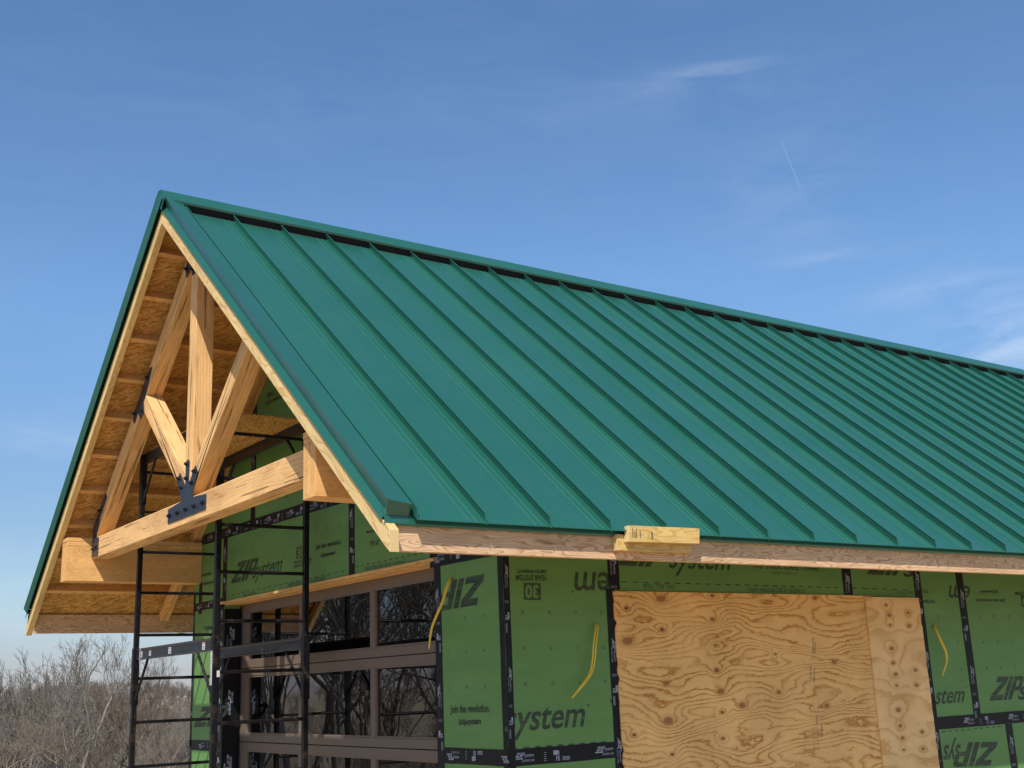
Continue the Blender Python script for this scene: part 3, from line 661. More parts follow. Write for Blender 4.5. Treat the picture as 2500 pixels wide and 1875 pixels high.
T(mg, G, z4, 'In the revolution.', (250, 668), (375, 640), (250, 640), bold=.035); T(mg, G, z4, '#zipsystem', (305, 722), (400, 702), (305, 698), bold=.035)
poly_logo(mg, G(z34, 1290, 1005), G(z34, 1520, 915), G(z34, 1360, 830)); T(mg, G, z34, 'system', (1600, 890), (2010, 740), (1640, 790), ref='x', bold=.012)
T(mg, G, z34, 'LIMITED WARRANTY', (860, 1110), (1045, 1050), (860, 1085), bold=.035)
T(mg, G, zz(0, 400, .36166), '7/16" STRUCTURAL 1 PANEL', (2010, 1440), (1800, 1550), (2012, 1480), bold=.02); T(mg, G, zz(0, 400, .36166), 'WATER RESISTANT BARRIER PRESSURE', (1990, 1510), (1790, 1610), (1992, 1535), bold=.02)
T(mg, G, zz(300, 1500, .22604), 'TERMO', (872, 172), (990, 160), (872, 135), bold=.035)
# big logo low on the far pier
zb = zz(300, 1500, .22604)
poly_logo(mg, G(zb, 760, 1220), G(zb, 1060, 1205), G(zb, 850, 1000))
build_cuts(mg, gw)

# ---- garage door
DX = 3.225
door = MB()
rows = [(-.052, -.132, -.559, -.622), (-.628, -.692, -1.183, -1.246), (-1.252, -1.318, -1.80, -1.868), (-1.874, -1.938, -2.43, -2.495)]
cols = [DY0, 2.887, 4.113, DY1]
sw_ = .062
for zt, g1, g0, zb_ in rows:
    door.box(DX, DX+.045, DY0, DY1, g1, zt); door.box(DX, DX+.045, DY0, DY1, zb_, g0)
    for j, yv in enumerate(cols):
        a = yv-(0 if j == 0 else sw_/2); b = yv+(0 if j == 3 else sw_/2)
        if j == 0: a, b = DY0, DY0+.17
        if j == 3: a, b = DY1-.17, DY1
        door.box(DX, DX+.045, a, b, g0, g1)
gd = door.build('garage_door', M['door'], house, bevel=.0025)
edges = [(DY0+.17, 2.887-sw_/2), (2.887+sw_/2, 4.113-sw_/2), (4.113+sw_/2, DY1-.17)]
for ri, (zt, g1, g0, zb_) in enumerate(rows):
    for a, b in edges:
        m_ = MB(); t = .012
        m_.box(DX+.004, DX+.020, a+.001, a+t, g0+.001, g1-.001); m_.box(DX+.004, DX+.020, b-t, b-.001, g0+.001, g1-.001); m_.box(DX+.004, DX+.020, a+t, b-t, g1-t, g1-.001); m_.box(DX+.004, DX+.020, a+t, b-t, g0+.001, g0+t)
        fo = m_.build('glazing_bead', M['door'], gd)
        g = MB(); g.box(DX+.021, DX+.025, a+.001, b-.001, g0+.001, g1-.001); g.build('glass_pane', M['glass'], gd)
# weather strip round the door
m_ = MB(); m_.box(DX-.006, DX-.001, DY1-.03, DY1-.004, FLOOR, DZ-.04); m_.build('weather_strip', M['gasket'], gd)
m_ = MB()          # milky sheet hanging inside the door
nx = 24
P_ = []
for i in range(nx+1):
    y = 2.95+1.15*i/nx; x = 3.55+.05*math.sin(i*1.3)+.03*math.sin(i*2.9)
    P_.append((x, y))
for i in range(nx):
    (xa, ya), (xb, yb_) = P_[i], P_[i+1]; m_.add([(xa, ya, FLOOR+.2), (xb, yb_, FLOOR+.2), (xb-.04, yb_+.1*0, -.66), (xa-.04, ya, -.66)], [(0, 1, 2, 3)])
m_.build('plastic_sheet', M['plastic'], house, smooth=True, recalc=False)

# ---- plywood over the window opening
def plywood(name, knots, c1, c2, freq, warpamt, vf, lf=(1.3, 3.2)):
    m, nt, b = material(name); N = NT(nt); uv = N.uv(); sp = N.n.new('ShaderNodeSeparateXYZ'); N.l.new(uv, sp.inputs[0])
    n1 = N.noise(N.mapping(uv, (lf[0], lf[1], 1)), 1.5, 1.5, .4, .35); n2 = N.noise(N.mapping(uv, (14, 42, 1)), 1.0, 4, .65)
    h = N.math('ADD', N.math('MULTIPLY', sp.outputs[1], vf), N.math('MULTIPLY', n1, warpamt)); h = N.math('ADD', h, N.math('MULTIPLY', n2, 1.1))
    mind = None
    for (kx, kz, r, kind) in knots:
        dv = N.mapping(uv, (1/r*.55, 1/r, 1), loc=(-kx/r*.55, -kz/r, 0)); dd = N.vmath('LENGTH', dv)
        h = N.math('ADD', h, N.math('MULTIPLY', N.math('EXPONENT', N.math('MULTIPLY', N.math('MULTIPLY', dd, dd), -.085)), 1.6 if kind != 2 else -1.3))
        h = N.math('ADD', h, N.math('MULTIPLY', N.math('EXPONENT', N.math('MULTIPLY', dd, -.8)), 1.3))
        mind = N.math('MULTIPLY', dd, 1.0) if mind is None else N.math('MINIMUM', mind, dd)
    fr = N.math('FRACT', N.math('MULTIPLY', h, freq))
    band = N.ramp(fr, [(0, (.14,)*3), (.40, (.04,)*3), (.66, (.28,)*3), (.86, (1,)*3), (.95, (.9,)*3), (1, (.12,)*3)])
    bamp = N.rng(N.noise(N.mapping(uv, (2.1, 2.6, 1), loc=(4, 2, 0)), 1.6, 2), .30, .6, .35, 1)
    c = N.mix(N.math('MULTIPLY', band, bamp), tuple(c1), tuple(c2))
    fib = N.noise(N.mapping(uv, (10, 320, 1)), 1, 3, .6); c = N.mix(N.rng(fib, .35, .8, 0, .18), c, tuple(c2))
    big = N.noise(uv, 2.3, 4, .6); c = N.mix(1.0, c, N.ramp(big, [(.3, (.86, .85, .84)), (.7, (1.08,)*3)]), 'MULTIPLY')
    # knots: brown heart, dark rim
    heart = N.rng(mind, .50, .72, 1, 0); rim = N.math('MULTIPLY', N.rng(mind, .62, .74, 0, 1), N.rng(mind, .74, .95, 1, 0))
    c = N.mix(N.math('MULTIPLY', N.rng(mind, .7, 2.2, .5, 0), 1.0), c, (c2[0]*.8, c2[1]*.7, c2[2]*.6))
    c = N.mix(heart, c, (.36, .165, .06)); c = N.mix(N.math('MULTIPLY', rim, .75), c, (.10, .04, .014))
    for (kx, kz, r, kind) in knots:
        if kind == 1:
            dv = N.mapping(uv, (1/r, 1.5/r, 1), loc=(-kx/r, -kz*1.5/r, 0)); nn = N.math('ADD', N.vmath('LENGTH', dv), N.math('MULTIPLY', N.noise(uv, 60, 2), .8)); c = N.mix(N.rng(nn, .9, 1.05, 1, 0), c, (.012, .007, .004))
    nt.links.new(c, b.inputs['Base Color']); b.inputs['Roughness'].default_value = .72; b.inputs['Specular IOR Level'].default_value = .2
    N.bump(N.math('ADD', N.math('MULTIPLY', band, -.4), fib), .2, .002, b); return m
def kn(lst): 
    out = []
    for x, y, r, k_ in lst: p = on(1, YW-.015, *z6(x, y)); out.append((p[0], p[2], r*.78, k_))
    return out
K1 = kn([(430, 425, .030, 0), (262, 472, .016, 1), (267, 633, .034, 0), (437, 578, .018, 1), (683, 410, .014, 1), (685, 527, .018, 0), (700, 655, .012, 0), (705, 778, .017, 1), (457, 840, .022, 2), (725, 880, .026, 0), (830, 948, .026, 0), (1010, 885, .014, 1), (1245, 950, .020, 2), (1282, 735, .020, 2), (1187, 422, .020, 2), (467, 1025, .032, 0), (732, 983, .014, 1), (300, 1095, .015, 1), (735, 1112, .013, 0), (487, 1190, .014, 1), (993, 697, .010, 0)])
K2 = kn([(1530, 457, .017, 0), (1545, 508, .021, 0), (1550, 555, .015, 0), (1638, 494, .019, 0), (1643, 560, .019, 0), (1557, 670, .023, 0), (1565, 741, .021, 0), (1577, 797, .021, 0), (1582, 853, .013, 0), (1674, 776, .019, 0), (1680, 850, .021, 0), (1590, 972, .023, 0), (1600, 1050, .020, 0), (1611, 1110, .021, 0), (1617, 1167, .014, 0), (1707, 1080, .020, 0), (1711, 1162, .019, 0)])
M['ply1'] = plywood('swirly_fir_plywood', K1, (.93, .585, .23), (.50, .21, .045), 1.1, 11, 20, (.85, 3.0))
M['ply2'] = plywood('pale_pine_plywood', K2, (.93, .62, .29), (.70, .40, .15), .55, 7, 9, (.8, 2.6))
UVS = (Vector((1, 0, 0)), Vector((0, 0, 1)))
def ragged(x0, x1, z0, z1, rag_left, rag_right):
    L_ = []; n = 60
    pts = [(x0, z1)]
    pts += [(x1, z1-.002)]
    for i in range(1, n): z = z1+(z0-z1)*i/n; pts.append((x1-(random.random()**7)*.035*rag_right, z))
    pts += [(x1, z0), (x0, z0)]
    for i in range(n-1, 0, -1): z = z1+(z0-z1)*i/n; pts.append((x0+(random.random()**8)*.04*rag_left, z))
    return pts
mb = MB(); mb.prism([V(x, YW-.012, z) for x, z in ragged(PX0, 6.42, -2.0, -.300, .8, 0)], (0, .0115-.003, 0)); mb.build('plywood_sheet', M['ply1'], house, uvplane=UVS)
mb = MB(); mb.prism([V(x, YW-.0245, z) for x, z in ragged(6.345, PX1, -2.0, -.312, 0, .35)], (0, .012, 0)); o = mb.build('plywood_sheet', M['ply2'], house, uvplane=UVS)
# faint blue-black stamp on the first sheet
mb = MB(); lettering(mb, 'ply', on(1, YW-.0126, *z6(1180, 700)), on(1, YW-.0126, *z6(1165, 620)), on(1, YW-.0126, *z6(1150, 700)))
mb = MB()
for (xa, ya, xb, yb_) in ((1178, 900, 1200, 980), (1178, 1060, 1200, 1100), (1205, 1000, 1222, 1020), (1180, 1110, 1200, 1165)):
    c4 = [on(1, YW-.0126, *z6(a, b)) for a, b in ((xa, ya), (xb, ya), (xb+4, yb_), (xa+4, yb_))]
    for i in range(4): p, q_ = c4[i], c4[(i+1) % 4]; dd = (q_-p)/np.linalg.norm(q_-p); nn = V(-dd[2], 0, dd[0])*.0012; mb.add([p-nn, q_-nn, q_+nn, p+nn], [(0, 1, 2, 3)])
for (x, y0, y1) in ((1172, 615, 700), (1183, 640, 700), (1160, 760, 830), (1178, 770, 850), (1215, 1045, 1110), (1190, 1000, 1045)):
    for j in range(int((y1-y0)/9)):
        y = y0+j*9; p = on(1, YW-.0126, *z6(x, y)); mb.add([p, p+V(.018, 0, 0), p+V(.018, 0, -.006), p+V(0, 0, -.006)], [(0, 1, 2, 3)])
mb.build('grade_stamp', plain('faded_stamp_ink', (.22, .14, .08), .8), house.children[-2] if False else o, recalc=False)

# ---- timber truss and its beams
XT = 2.04; TD = .145
def bmx(y0, y1, name_, x0=1.845):
    for i, (z0, z1, yo) in enumerate(((.190, .500, 0), (.5015, .5375, .004), (.539, .575, 0))):
        n = 4 if i == 0 else 1
        if i == 0:
            mb = MB(); dy = (y1-y0)/n
            for j in range(n): mb.box(x0+(.004 if j % 2 else 0), XG-.001, y0+j*dy+.0006, y0+(j+1)*dy-.0006, z0, z1)
            bo = mb.build('support_beam', [M['lvl'], M['end']], house, grain=(1, 0, 0), bevel=.002)
        else: mb = MB(); mb.box(x0+yo, XG-.001, y0, y1, z0, z1); mb.build('top_plate', [M['frame'], M['end']], bo, grain=(1, 0, 0), bevel=.003)
bmx(YW+.012, 1.125, 'n'); bmx(5.990, YF-.012, 'f', 1.815)
CZ0, CZ1 = .388, .575
mb = MB(); mb.beam(V(XT+TD/2, 1.127, (CZ0+CZ1)/2), V(XT+TD/2, 5.988, (CZ0+CZ1)/2), TD, CZ1-CZ0); mb.build('bottom_chord', [M['timber'], M['end']], house, grain=(0, 1, 0), bevel=.006)
KY = 3.548
mb = MB(); mb.box(XT, XT+TD, KY-.07, KY+.07, CZ1+.001, 2.50); mb.build('king_post', [M['timber'], M['end']], house, grain=(0, 0, 1), bevel=.006)
def tcz(y, v): yy = y if y <= YC else 2*YC-y; return yy*MS-v
for far in (False, True):
    yy = (lambda v: 2*YC-v) if far else (lambda v: v)
    pts = [(1.135, tcz(1.135, .255)), (YC-.001, tcz(YC, .255)), (YC-.001, tcz(YC, .44)), (1.30, tcz(1.30, .44)), (1.135, CZ1+.001)]
    pts = [(1.04, tcz(1.04, .255)), (YC-.001, tcz(YC, .255)), (YC-.001, tcz(YC, .44)), ((CZ1+.442)/MS, CZ1+.0015), (1.135, CZ1+.0015), (1.04, CZ1+.0015)]
    mb = MB(); mb.prism([V(XT+.004, yy(y), z) for y, z in pts], (TD-.008, 0, 0)); mb.build('top_chord', [M['timber'], M['end']], house, grain=(0, CT, -ST if far else ST), bevel=.006)
    # strut from the foot of the king post up to the rafter
    a = V(XT+TD/2, yy(KY-.07-.04) if not far else KY+.07+.04, CZ1+.03); sg = 1 if far else -1
    d_ = V(0, sg*.765, .644); n_ = V(0, -sg*.644, .765); hw = .064
    base = V(0, KY+sg*.070, CZ1+.0015)
    yfoot = KY+sg*.0715
    # clip polygon: starts on the king side / chord top, ends at the rafter underside
    def ln(off, t): p = V(0, KY, CZ1-.02)+n_*off+d_*t; return p
    up_off, lo_off = hw+.045, -hw+.045
    def hit_y(off): t = (yfoot-ln(off, 0)[1])/d_[1]; return ln(off, t)
    def hit_z(off): t = (CZ1+.002-ln(off, 0)[2])/d_[2]; return ln(off, t)
    def hit_raf(off):
        # underside: z = tcz(y,.44)
        p = ln(off, 0); yd = d_[1]; s_ = MS*(1 if not far else -1); z0 = (0 if not far else 2*YC*MS)-.4415
        t = (s_*p[1]+z0-p[2])/(d_[2]-s_*yd); return ln(off, t)
    A_, B_ = hit_y(up_off), hit_raf(up_off); C_, D_ = hit_raf(lo_off), hit_z(lo_off); corner = V(0, yfoot, CZ1+.002)
    poly = [A_, B_, C_, D_, corner] if A_[2] > CZ1 else [A_, B_, C_, D_]
    mb = MB(); mb.prism([V(XT+.001, p[1], p[2]) for p in poly], (TD-.002, 0, 0)); mb.build('strut', [M['timber'], M['end']], house, grain=tuple(d_), bevel=.006)
def plate(name, pts, bolts, x=XT, t=.007):
    mb = MB(); mb.prism([V(x-t-.0005, y, z) for y, z in pts], (t, 0, 0)); p = mb.build(name, M['plate'], house, bevel=.001)
    for (y, z) in bolts:
        b = MB(); c = V(x-t-.0005, y, z)
        def disc(r, d0, d1, n, rot=0): b.prism([c+V(-d0, r*math.cos(rot+2*math.pi*i/n), r*math.sin(rot+2*math.pi*i/n)) for i in range(n)], (-(d1-d0), 0, 0))
        disc(.019, .0002, .004, 16); disc(.0145, .004, .018, 6, random.random()); disc(.007, .018, .026, 10)
        b.build('bolt', M['bolt'], p)
def mir(y): return 2*KY-y
c = KY
half = [(.026, .862), (.026, .665), (.205, .845) if False else (.190, .800), (.245, .745), (.095, .585), (.405, .572) if False else (.400, .545), (.400, .440)]
gp = [(c-.035, .850), (c-.030, .668), (c-.165, .795), (c-.215, .742), (c-.105, .570), (c-.400, .548), (c-.400, .438), (c+.400, .438), (c+.400, .548), (c+.105, .570), (c+.215, .742), (c+.165, .795), (c+.030, .668), (c+.035, .850), (c, .872)]
gb = [(c, .835), (c, .725), (c-.165, .752), (c-.110, .675), (c+.165, .752), (c+.110, .675)]+[(c+t, .492) for t in (-.35, -.175, 0, .175, .35)]
plate('gusset_plate', gp, gb)
for sgn in (1, -1):
    def Y(v): return v if sgn > 0 else mir(v)
    zr = lambda y, v: (2*YC-y)*MS-v
    plate('gusset_plate', [(Y(5.986), .400), (Y(5.80), .400), (Y(5.80), .56), (Y(5.90), .575), (Y(5.80), zr(5.80, .35)), (Y(5.62), zr(5.62, .35)), (Y(5.66), zr(5.66, .27)), (Y(5.986), zr(5.986, .27))], [(Y(5.93), .47), (Y(5.85), .48), (Y(5.78), zr(5.78, .31))])
    plate('gusset_plate', [(Y(4.95), zr(4.95, .33)), (Y(4.90), zr(4.90, .41)), (Y(4.83), zr(4.83, .38)), (Y(4.73), 1.42), (Y(4.65), 1.47), (Y(4.68), 1.56), (Y(4.58), zr(4.58, .40)), (Y(4.50), zr(4.50, .34)), (Y(4.56), zr(4.56, .30)), (Y(4.90), zr(4.90, .30))], [(Y(4.88), zr(4.88, .35)), (Y(4.58), zr(4.58, .35)), (Y(4.70), 1.49)])
plate('gusset_plate', [(c-.04, 2.34), (c+.04, 2.34), (c+.05, 2.42), (c+.17, 2.36), (c+.20, 2.45), (c+.16, 2.50), (c+.03, 2.62), (c-.03, 2.62), (c-.16, 2.50), (c-.20, 2.45), (c-.17, 2.36), (c-.05, 2.42)], [(c, 2.38), (c+.155, 2.43), (c-.155, 2.43)])

# ------------------------------------------------------------------ cables
def spline(pts, n=10):
    pts = [np.array(p, float) for p in pts]; out = []
    for i in range(len(pts)-1):
        p0 = pts[max(i-1, 0)]; p1 = pts[i]; p2 = pts[i+1]; p3 = pts[min(i+2, len(pts)-1)]
        for k_ in range(n): t = k_/n; out.append(.5*((2*p1)+(-p0+p2)*t+(2*p0-5*p1+4*p2-p3)*t*t+(-p0+3*p1-3*p2+p3)*t**3))
    out.append(pts[-1]); return out
def loop_cable(label, path, off, r=.0052):
    """a doubled length: down one side, tight bend, back up the other"""
    n = len(path); off = np.array(off, float)
    wid = [.15+.85*math.sin(math.pi*min(1, .25+i/(n-1)*.8)) for i in range(n)]
    A = [np.array(p)+off*wid[i] for i, p in enumerate(path)]; B = [np.array(p)-off*wid[i] for i, p in enumerate(path)]
    tip = np.array(path[-1])+(np.array(path[-1])-np.array(path[-2]))*.06
    mb = MB(); mb.tube(spline(A+[tip]+B[::-1], 9), r, 7)
    o = mb.build('cable', M['yellow'], None, smooth=True); tag(o, label, 'cable', 'yellow cable loops hanging from the walls'); return o
def pS(x, y, lift, f=z26): p = on(1, YW-lift, *f(x, y)); return p
loop_cable('doubled yellow cable hanging between the YEAR SYSTEM print and the plywood', [on(1, YW+.004, *z26(1790, 95)), pS(1800, 140, .03), pS(1780, 320, .05), pS(1765, 500, .05), pS(1735, 630, .05), pS(1660, 745, .06), pS(1590, 830, .07), pS(1540, 890, .075)], (.0095, 0, -.001))
loop_cable('slim bowed yellow cable hanging right of the plywood', [on(1, YW+.004, *z7b(570, 553)), pS(585, 590, .03, z7b), pS(625, 680, .06, z7b), pS(660, 760, .06, z7b), pS(668, 830, .06, z7b), pS(652, 890, .06, z7b), pS(634, 942, .06, z7b)], (.007, 0, 0.0))
gx = XG-.0
def pG(x, y, lift): return on(0, XG-lift, *z24(x, y))
loop_cable('yellow cable hanging from a hole in the pier beside the garage door', [on(0, XG+.004, *z24(1112, 1010)), pG(1090, 1060, .03), pG(1058, 1150, .05), pG(1015, 1290, .07), pG(950, 1440, .09), pG(905, 1560, .11), pG(885, 1680, .12), on(0, XG-.13, *z5(568, 985))], (0, .0085, 0.0))
# coil under the roof deck
cc = on(0, 2.66, *zz(0, 400, .36166)(1515, 1222)); cp = V(*cc)
mb = MB(); pts = []
ux = V(1, 0, 0); uy = V(0, -CT, ST)*-1; 
for i in range(70):
    t = i/69*2*math.pi*2.6; rr = .048+.006*math.sin(i*.7); pts.append(cp+ux*rr*1.15*math.cos(t)+V(0, .3, -.85)*rr*.9*math.sin(t)+V(0, -.02+.0006*i, 0))
pts += spline([pts[-1], cp+V(.10, .02, -.10), cp+V(.22, .0, -.12), cp+V(.34, .0, -.08)], 8)[1:]
mb.tube(pts, .0028, 6); tag(mb.build('cable', M['yellow'], None, smooth=True), 'small coil of thin yellow wire under the peak of the roof', 'cable')
mb = MB(); p = on(1, YF+.003, 478, 1545); mb.tube(spline([V(3.12, YF-.01, p[2]), V(3.05, YF+.05, p[2]-.005), V(2.93, YF+.10, p[2]+.012), V(2.87, YF+.12, p[2]+.035)], 8), .0035, 6)
tag(mb.build('cable', plain('lime_cable', (.45, .60, .05), .4), None, smooth=True), 'short lime green wire end sticking out at the far corner of the building', 'cable')

# ------------------------------------------------------------------ scaffold
scf = thing('rolling_scaffold', 'black steel ladder-frame scaffold tower standing in front of the garage door', 'scaffold')
SX0, SX1, SY0, SY1 = 2.25, 2.955, 3.45, 5.28
for ix, x in enumerate((SX0, SX1)):
    for iy, y in enumerate((SY0, SY1)):
        mb = MB(); r = .0205
        top = 1.19
        def sq(z0, z1, h): mb.box(x-h, x+h, y-h, y+h, z0, z1)
        sq(-2.42, -.70, .0205); sq(-.699, top, .0205)
        mb.build('post', M['scaf'], scf, bevel=.004)
        # sliding collar of the side rail
        for z0, z1 in ((-.90, -.435), (.79, 1.235)):
            m2 = MB(); dy = .001 if iy == 0 else -.001
            m2.box(x-.0265, x+.0265, y-.0265, y+.0265, z0, z1); m2.build('collar', M['scaf'], scf, bevel=.003)
        m3 = MB(); m3.tube([V(x, y, -2.60), V(x, y, -2.42)], .016, 10); m3.build('caster_stem', M['scaf'], scf)
for y in (SY0, SY1):
    for z in (1.08, .73, .38, .03, -.325, -.685, -1.04, -1.395, -1.75, -2.1):
        mb = MB(); mb.tube([V(SX0+.0207, y, z), V(SX1-.0207, y, z)], .0135, 10); mb.build('rung', M['scaf'], scf, smooth=False)
for z1 in (-.445, 1.235):
    for x in (SX0, SX1):
        mb = MB(); sg = 1 if x == SX0 else -1; y0, y1 = SY0+.0275, SY1-.0275
        mb.box(x-.003, x+.003, y0, y1, z1-.085, z1); mb.box(x+.0032 if sg > 0 else x-.025, x+.025 if sg > 0 else x-.0032, y0, y1, z1-.004, z1); mb.box(x+.0032 if sg > 0 else x-.025, x+.025 if sg > 0 else x-.0032, y0, y1, z1-.085, z1-.081)
        mb.tube([V(x, y0, z1-.006), V(x, y1, z1-.006)], .011, 8); mb.tube([V(x, y0, z1-.082), V(x, y1, z1-.082)], .009, 8)
        rail = mb.build('side_rail', M['scaf'], scf)
        for (ya, yb_) in ((SY0+.028, SY0+.36), (SY1-.028, SY1-.32)):
            rail.data.materials[0] = M['rail']
            b = MB(); b.tube([V(x, ya, z1-.42), V(x, yb_, z1-.088)], .0115, 8); b.build('brace', M['scaf'], rail)
        if z1 < 0 and x == SX0:
            for (y, h, w_) in ((5.12, .05, .045), (4.90, .04, .05), (4.42, .05, .06), (3.68, .055, .055)):
                s_ = MB(); s_.box(x-.0042, x-.0035, y-w_/2, y+w_/2, z1-.045-h/2, z1-.045+h/2); s_.box(x-.0048, x-.0043, y-w_/2+.005, y+w_/2-.005, z1-.045+h/2-.012, z1-.045+h/2-.004, 1)
                for q2 in range(3): s_.box(x-.0048, x-.0043, y-w_/2+.008, y+w_/2-.012, z1-.045-h/2+.008+q2*.008, z1-.045-h/2+.011+q2*.008, 2)
                s_.build('sticker', [M['sticker'], M['red'], M['plate']], rail)
# locking pins, holes, long label
for (x, y, z) in ((SX0, SY1, -.49), ):
    mb = MB(); mb.tube([V(x-.012, y-.15, z+.05), V(x-.012, y-.15, z-.075)], .0055, 8); mb.build('locking_pin', plain('galvanised_pin', (.55, .56, .58), .35, .8), scf)
mb = MB(); mb.box(SX0-.0283, SX0-.0268, SY0-.012, SY0+.020, -.775, -.535)
for q2 in range(14): mb.box(SX0-.0288, SX0-.0284, SY0-.002+.002*(q2 % 3), SY0+.012, -.765+q2*.015, -.765+q2*.015+.008, 2)
mb.box(SX0-.0288, SX0-.0284, SY0-.010, SY0+.018, -.547, -.538, 1); mb.build('sticker', [M['sticker'], M['red'], M['plate']], scf)
mb = MB(); mb.box(SX0+.004, SX0+.026, SY0-.0283, SY0-.0268, -.72, -.675); mb.build('sticker', M['sticker'], scf)
mb = MB(); mb.box(SX0+.004, SX1-.004, SY0+.02, SY1-.02, 1.2365, 1.2485); mb.build('deck_board', M['osb'], scf, grain=(0, 1, 0))

# ------------------------------------------------------------------ ground and woods
def hground(x, y):
    r = math.hypot(x-5, y-3); a = min(1, max(0, (r-13)/55)); a = a*a*(3-2*a)
    z = -2.62-8.5*a
    b = min(1, max(0, (r-130)/330)); b = b*b*(3-2*b); z += b*(9.0+1.2*math.sin(math.atan2(x, y)*9)+1.0*math.sin(math.atan2(x, y)*23+1))
    return z+.10*math.sin(x*.31)*math.cos(y*.27)*min(1, r/20)
gm = bpy.data.meshes.new('ground'); gv = []; gf = []
radii = [0]+[1.5*1.115**i for i in range(74)]; NA = 120
for i, r in enumerate(radii):
    for j in range(NA): t = 2*math.pi*j/NA; x, y = 5+r*math.sin(t), 3+r*math.cos(t); gv.append((x, y, hground(x, y)))
for i in range(len(radii)-1):
    for j in range(NA): gf.append((i*NA+j, (i+1)*NA+j, (i+1)*NA+(j+1) % NA, i*NA+(j+1) % NA))
gm.from_pydata(gv, [], gf); gm.polygons.foreach_set('use_smooth', [True]*len(gf)); gm.update()
def ground_mat():
    m, nt, b = material('winter_grass_and_soil'); N = NT(nt); o = N.obj()
    a = N.noise(o, .03, 5, .6); c_ = N.noise(o, 1.4, 8, .7); c = N.ramp(c_, [(.3, (.14, .10, .065)), (.5, (.24, .19, .12)), (.7, (.33, .28, .17))])
    c = N.mix(N.rng(a, .5, .62, 0, .8), c, (.30, .25, .13)); rr = N.vmath('LENGTH', N.mapping(o, loc=(-5, -3, 0))); c = N.mix(N.rng(rr, 14, 20, 1, 0), c, N.ramp(c_, [(.3, (.38, .28, .17)), (.7, (.55, .43, .28))])); nt.links.new(c, b.inputs['Base Color']); b.inputs['Roughness'].default_value = .95; N.bump(c_, .6, .1, b); return m  # unseen ground round the building made paler tan to bounce warm light
gm.materials.append(ground_mat()); go = bpy.data.objects.new('ground', gm); scene.collection.objects.link(go); go['kind'] = 'structure'

def bark(name, a, b_):
    m, nt, b = material(name); N = NT(nt); o = N.obj(); n = N.noise(N.mapping(o, (6, 6, 1.5)), 3, 5, .65); c = N.mix(N.rng(n, .3, .7, 0, 1), tuple(a), tuple(b_))
    nt.links.new(c, b.inputs['Base Color']); b.inputs['Roughness'].default_value = .9; b.inputs['Specular IOR Level'].default_value = .15; return m
M['bark1'] = bark('grey_brown_bark', (.12, .10, .08), (.28, .245, .205)); M['bark2'] = bark('reddish_twigs', (.11, .08, .058), (.24, .18, .13)); M['bark3'] = bark('pale_twigs', (.16, .125, .09), (.32, .265, .20))
def grow(height, r0, seed, levels=5, spread=.55, nmain=None, lean=.0, twig=.0035, branchy=3.0, wig=.18):
    rg = np.random.default_rng(seed); segs = []
    def branch(p, d, L, r, lev):
        n = max(3, int(5-lev*.3)); p = p.copy(); d = d.copy(); step = L/n
        for i in range(n):
            q_ = p+d*step; r1 = r*(1-.42*(i+1)/n) if lev else r*(1-.5*(i+1)/n)
            rc = r*(1-.42*i/n) if lev else r*(1-.5*i/n)
            segs.append((p, q_, max(rc, twig), max(r1, twig), lev)); p = q_
            if lev < levels and (lev > 0 or i >= 1):
                k_ = rg.poisson(branchy/n*(1.35 if lev == 0 else 1.0))
                for _ in range(k_):
                    a = rg.uniform(0, 2*math.pi); perp = np.cross(d, [math.cos(a), math.sin(a), .2]); perp /= np.linalg.norm(perp)+1e-9
                    nd = d*math.cos(spread*rg.uniform(.7, 1.3))+perp*math.sin(spread*rg.uniform(.8, 1.4)); nd[2] += .16; nd /= np.linalg.norm(nd)
                    branch(p, nd, L*rg.uniform(.45, .72), r1*rg.uniform(.45, .68), lev+1)
            d = d+rg.normal(0, wig, 3); d[2] += .10; d /= np.linalg.norm(d)
        if lev < levels:
            for _ in range(2):
                nd = d+rg.normal(0, .38, 3); nd[2] += .05; nd /= np.linalg.norm(nd); branch(p, nd, L*rg.uniform(.5, .75), r*.52, lev+1)
    nm = nmain or 1
    for _ in range(nm):
        d0 = V(rg.normal(lean, .18 if nm > 1 else .05), rg.normal(0, .18 if nm > 1 else .05), 1); branch(V(rg.normal(0, .1*(nm > 1)), rg.normal(0, .1*(nm > 1)), 0), d0/np.linalg.norm(d0), height*(.42 if nm == 1 else .48), r0, 0)
    P = np.array([s[0] for s in segs]); Q = np.array([s[1] for s in segs]); a = np.array([s[2] for s in segs]); b = np.array([s[3] for s in segs]); lv = np.array([s[4] for s in segs])
    k_ = height/max(Q[:, 2].max(), .1); P *= k_; Q *= k_
    return P, Q, a, b, lv
def seg_arrays(P, Q, a, b, sides=3):
    n = len(P); D = Q-P; D /= np.linalg.norm(D, axis=1)[:, None]+1e-9; ref = np.where(np.abs(D[:, 2:3]) < .9, [[0, 0, 1.]], [[1., 0, 0]]); A = np.cross(D, ref); A /= np.linalg.norm(A, axis=1)[:, None]; B = np.cross(D, A)
    t = 2*np.pi*np.arange(sides)/sides; C = np.cos(t)[None, :, None]; S_ = np.sin(t)[None, :, None]
    off = A[:, None]*C+B[:, None]*S_; v = np.concatenate([P[:, None]+off*a[:, None, None], Q[:, None]+off*b[:, None, None]], 1).reshape(-1, 3)
    base = (np.arange(n)*2*sides)[:, None, None]; j = np.arange(sides); f = np.stack([j, (j+1) % sides, (j+1) % sides+sides, j+sides], 1)[None]
    return v, (base+f).reshape(-1, 4)
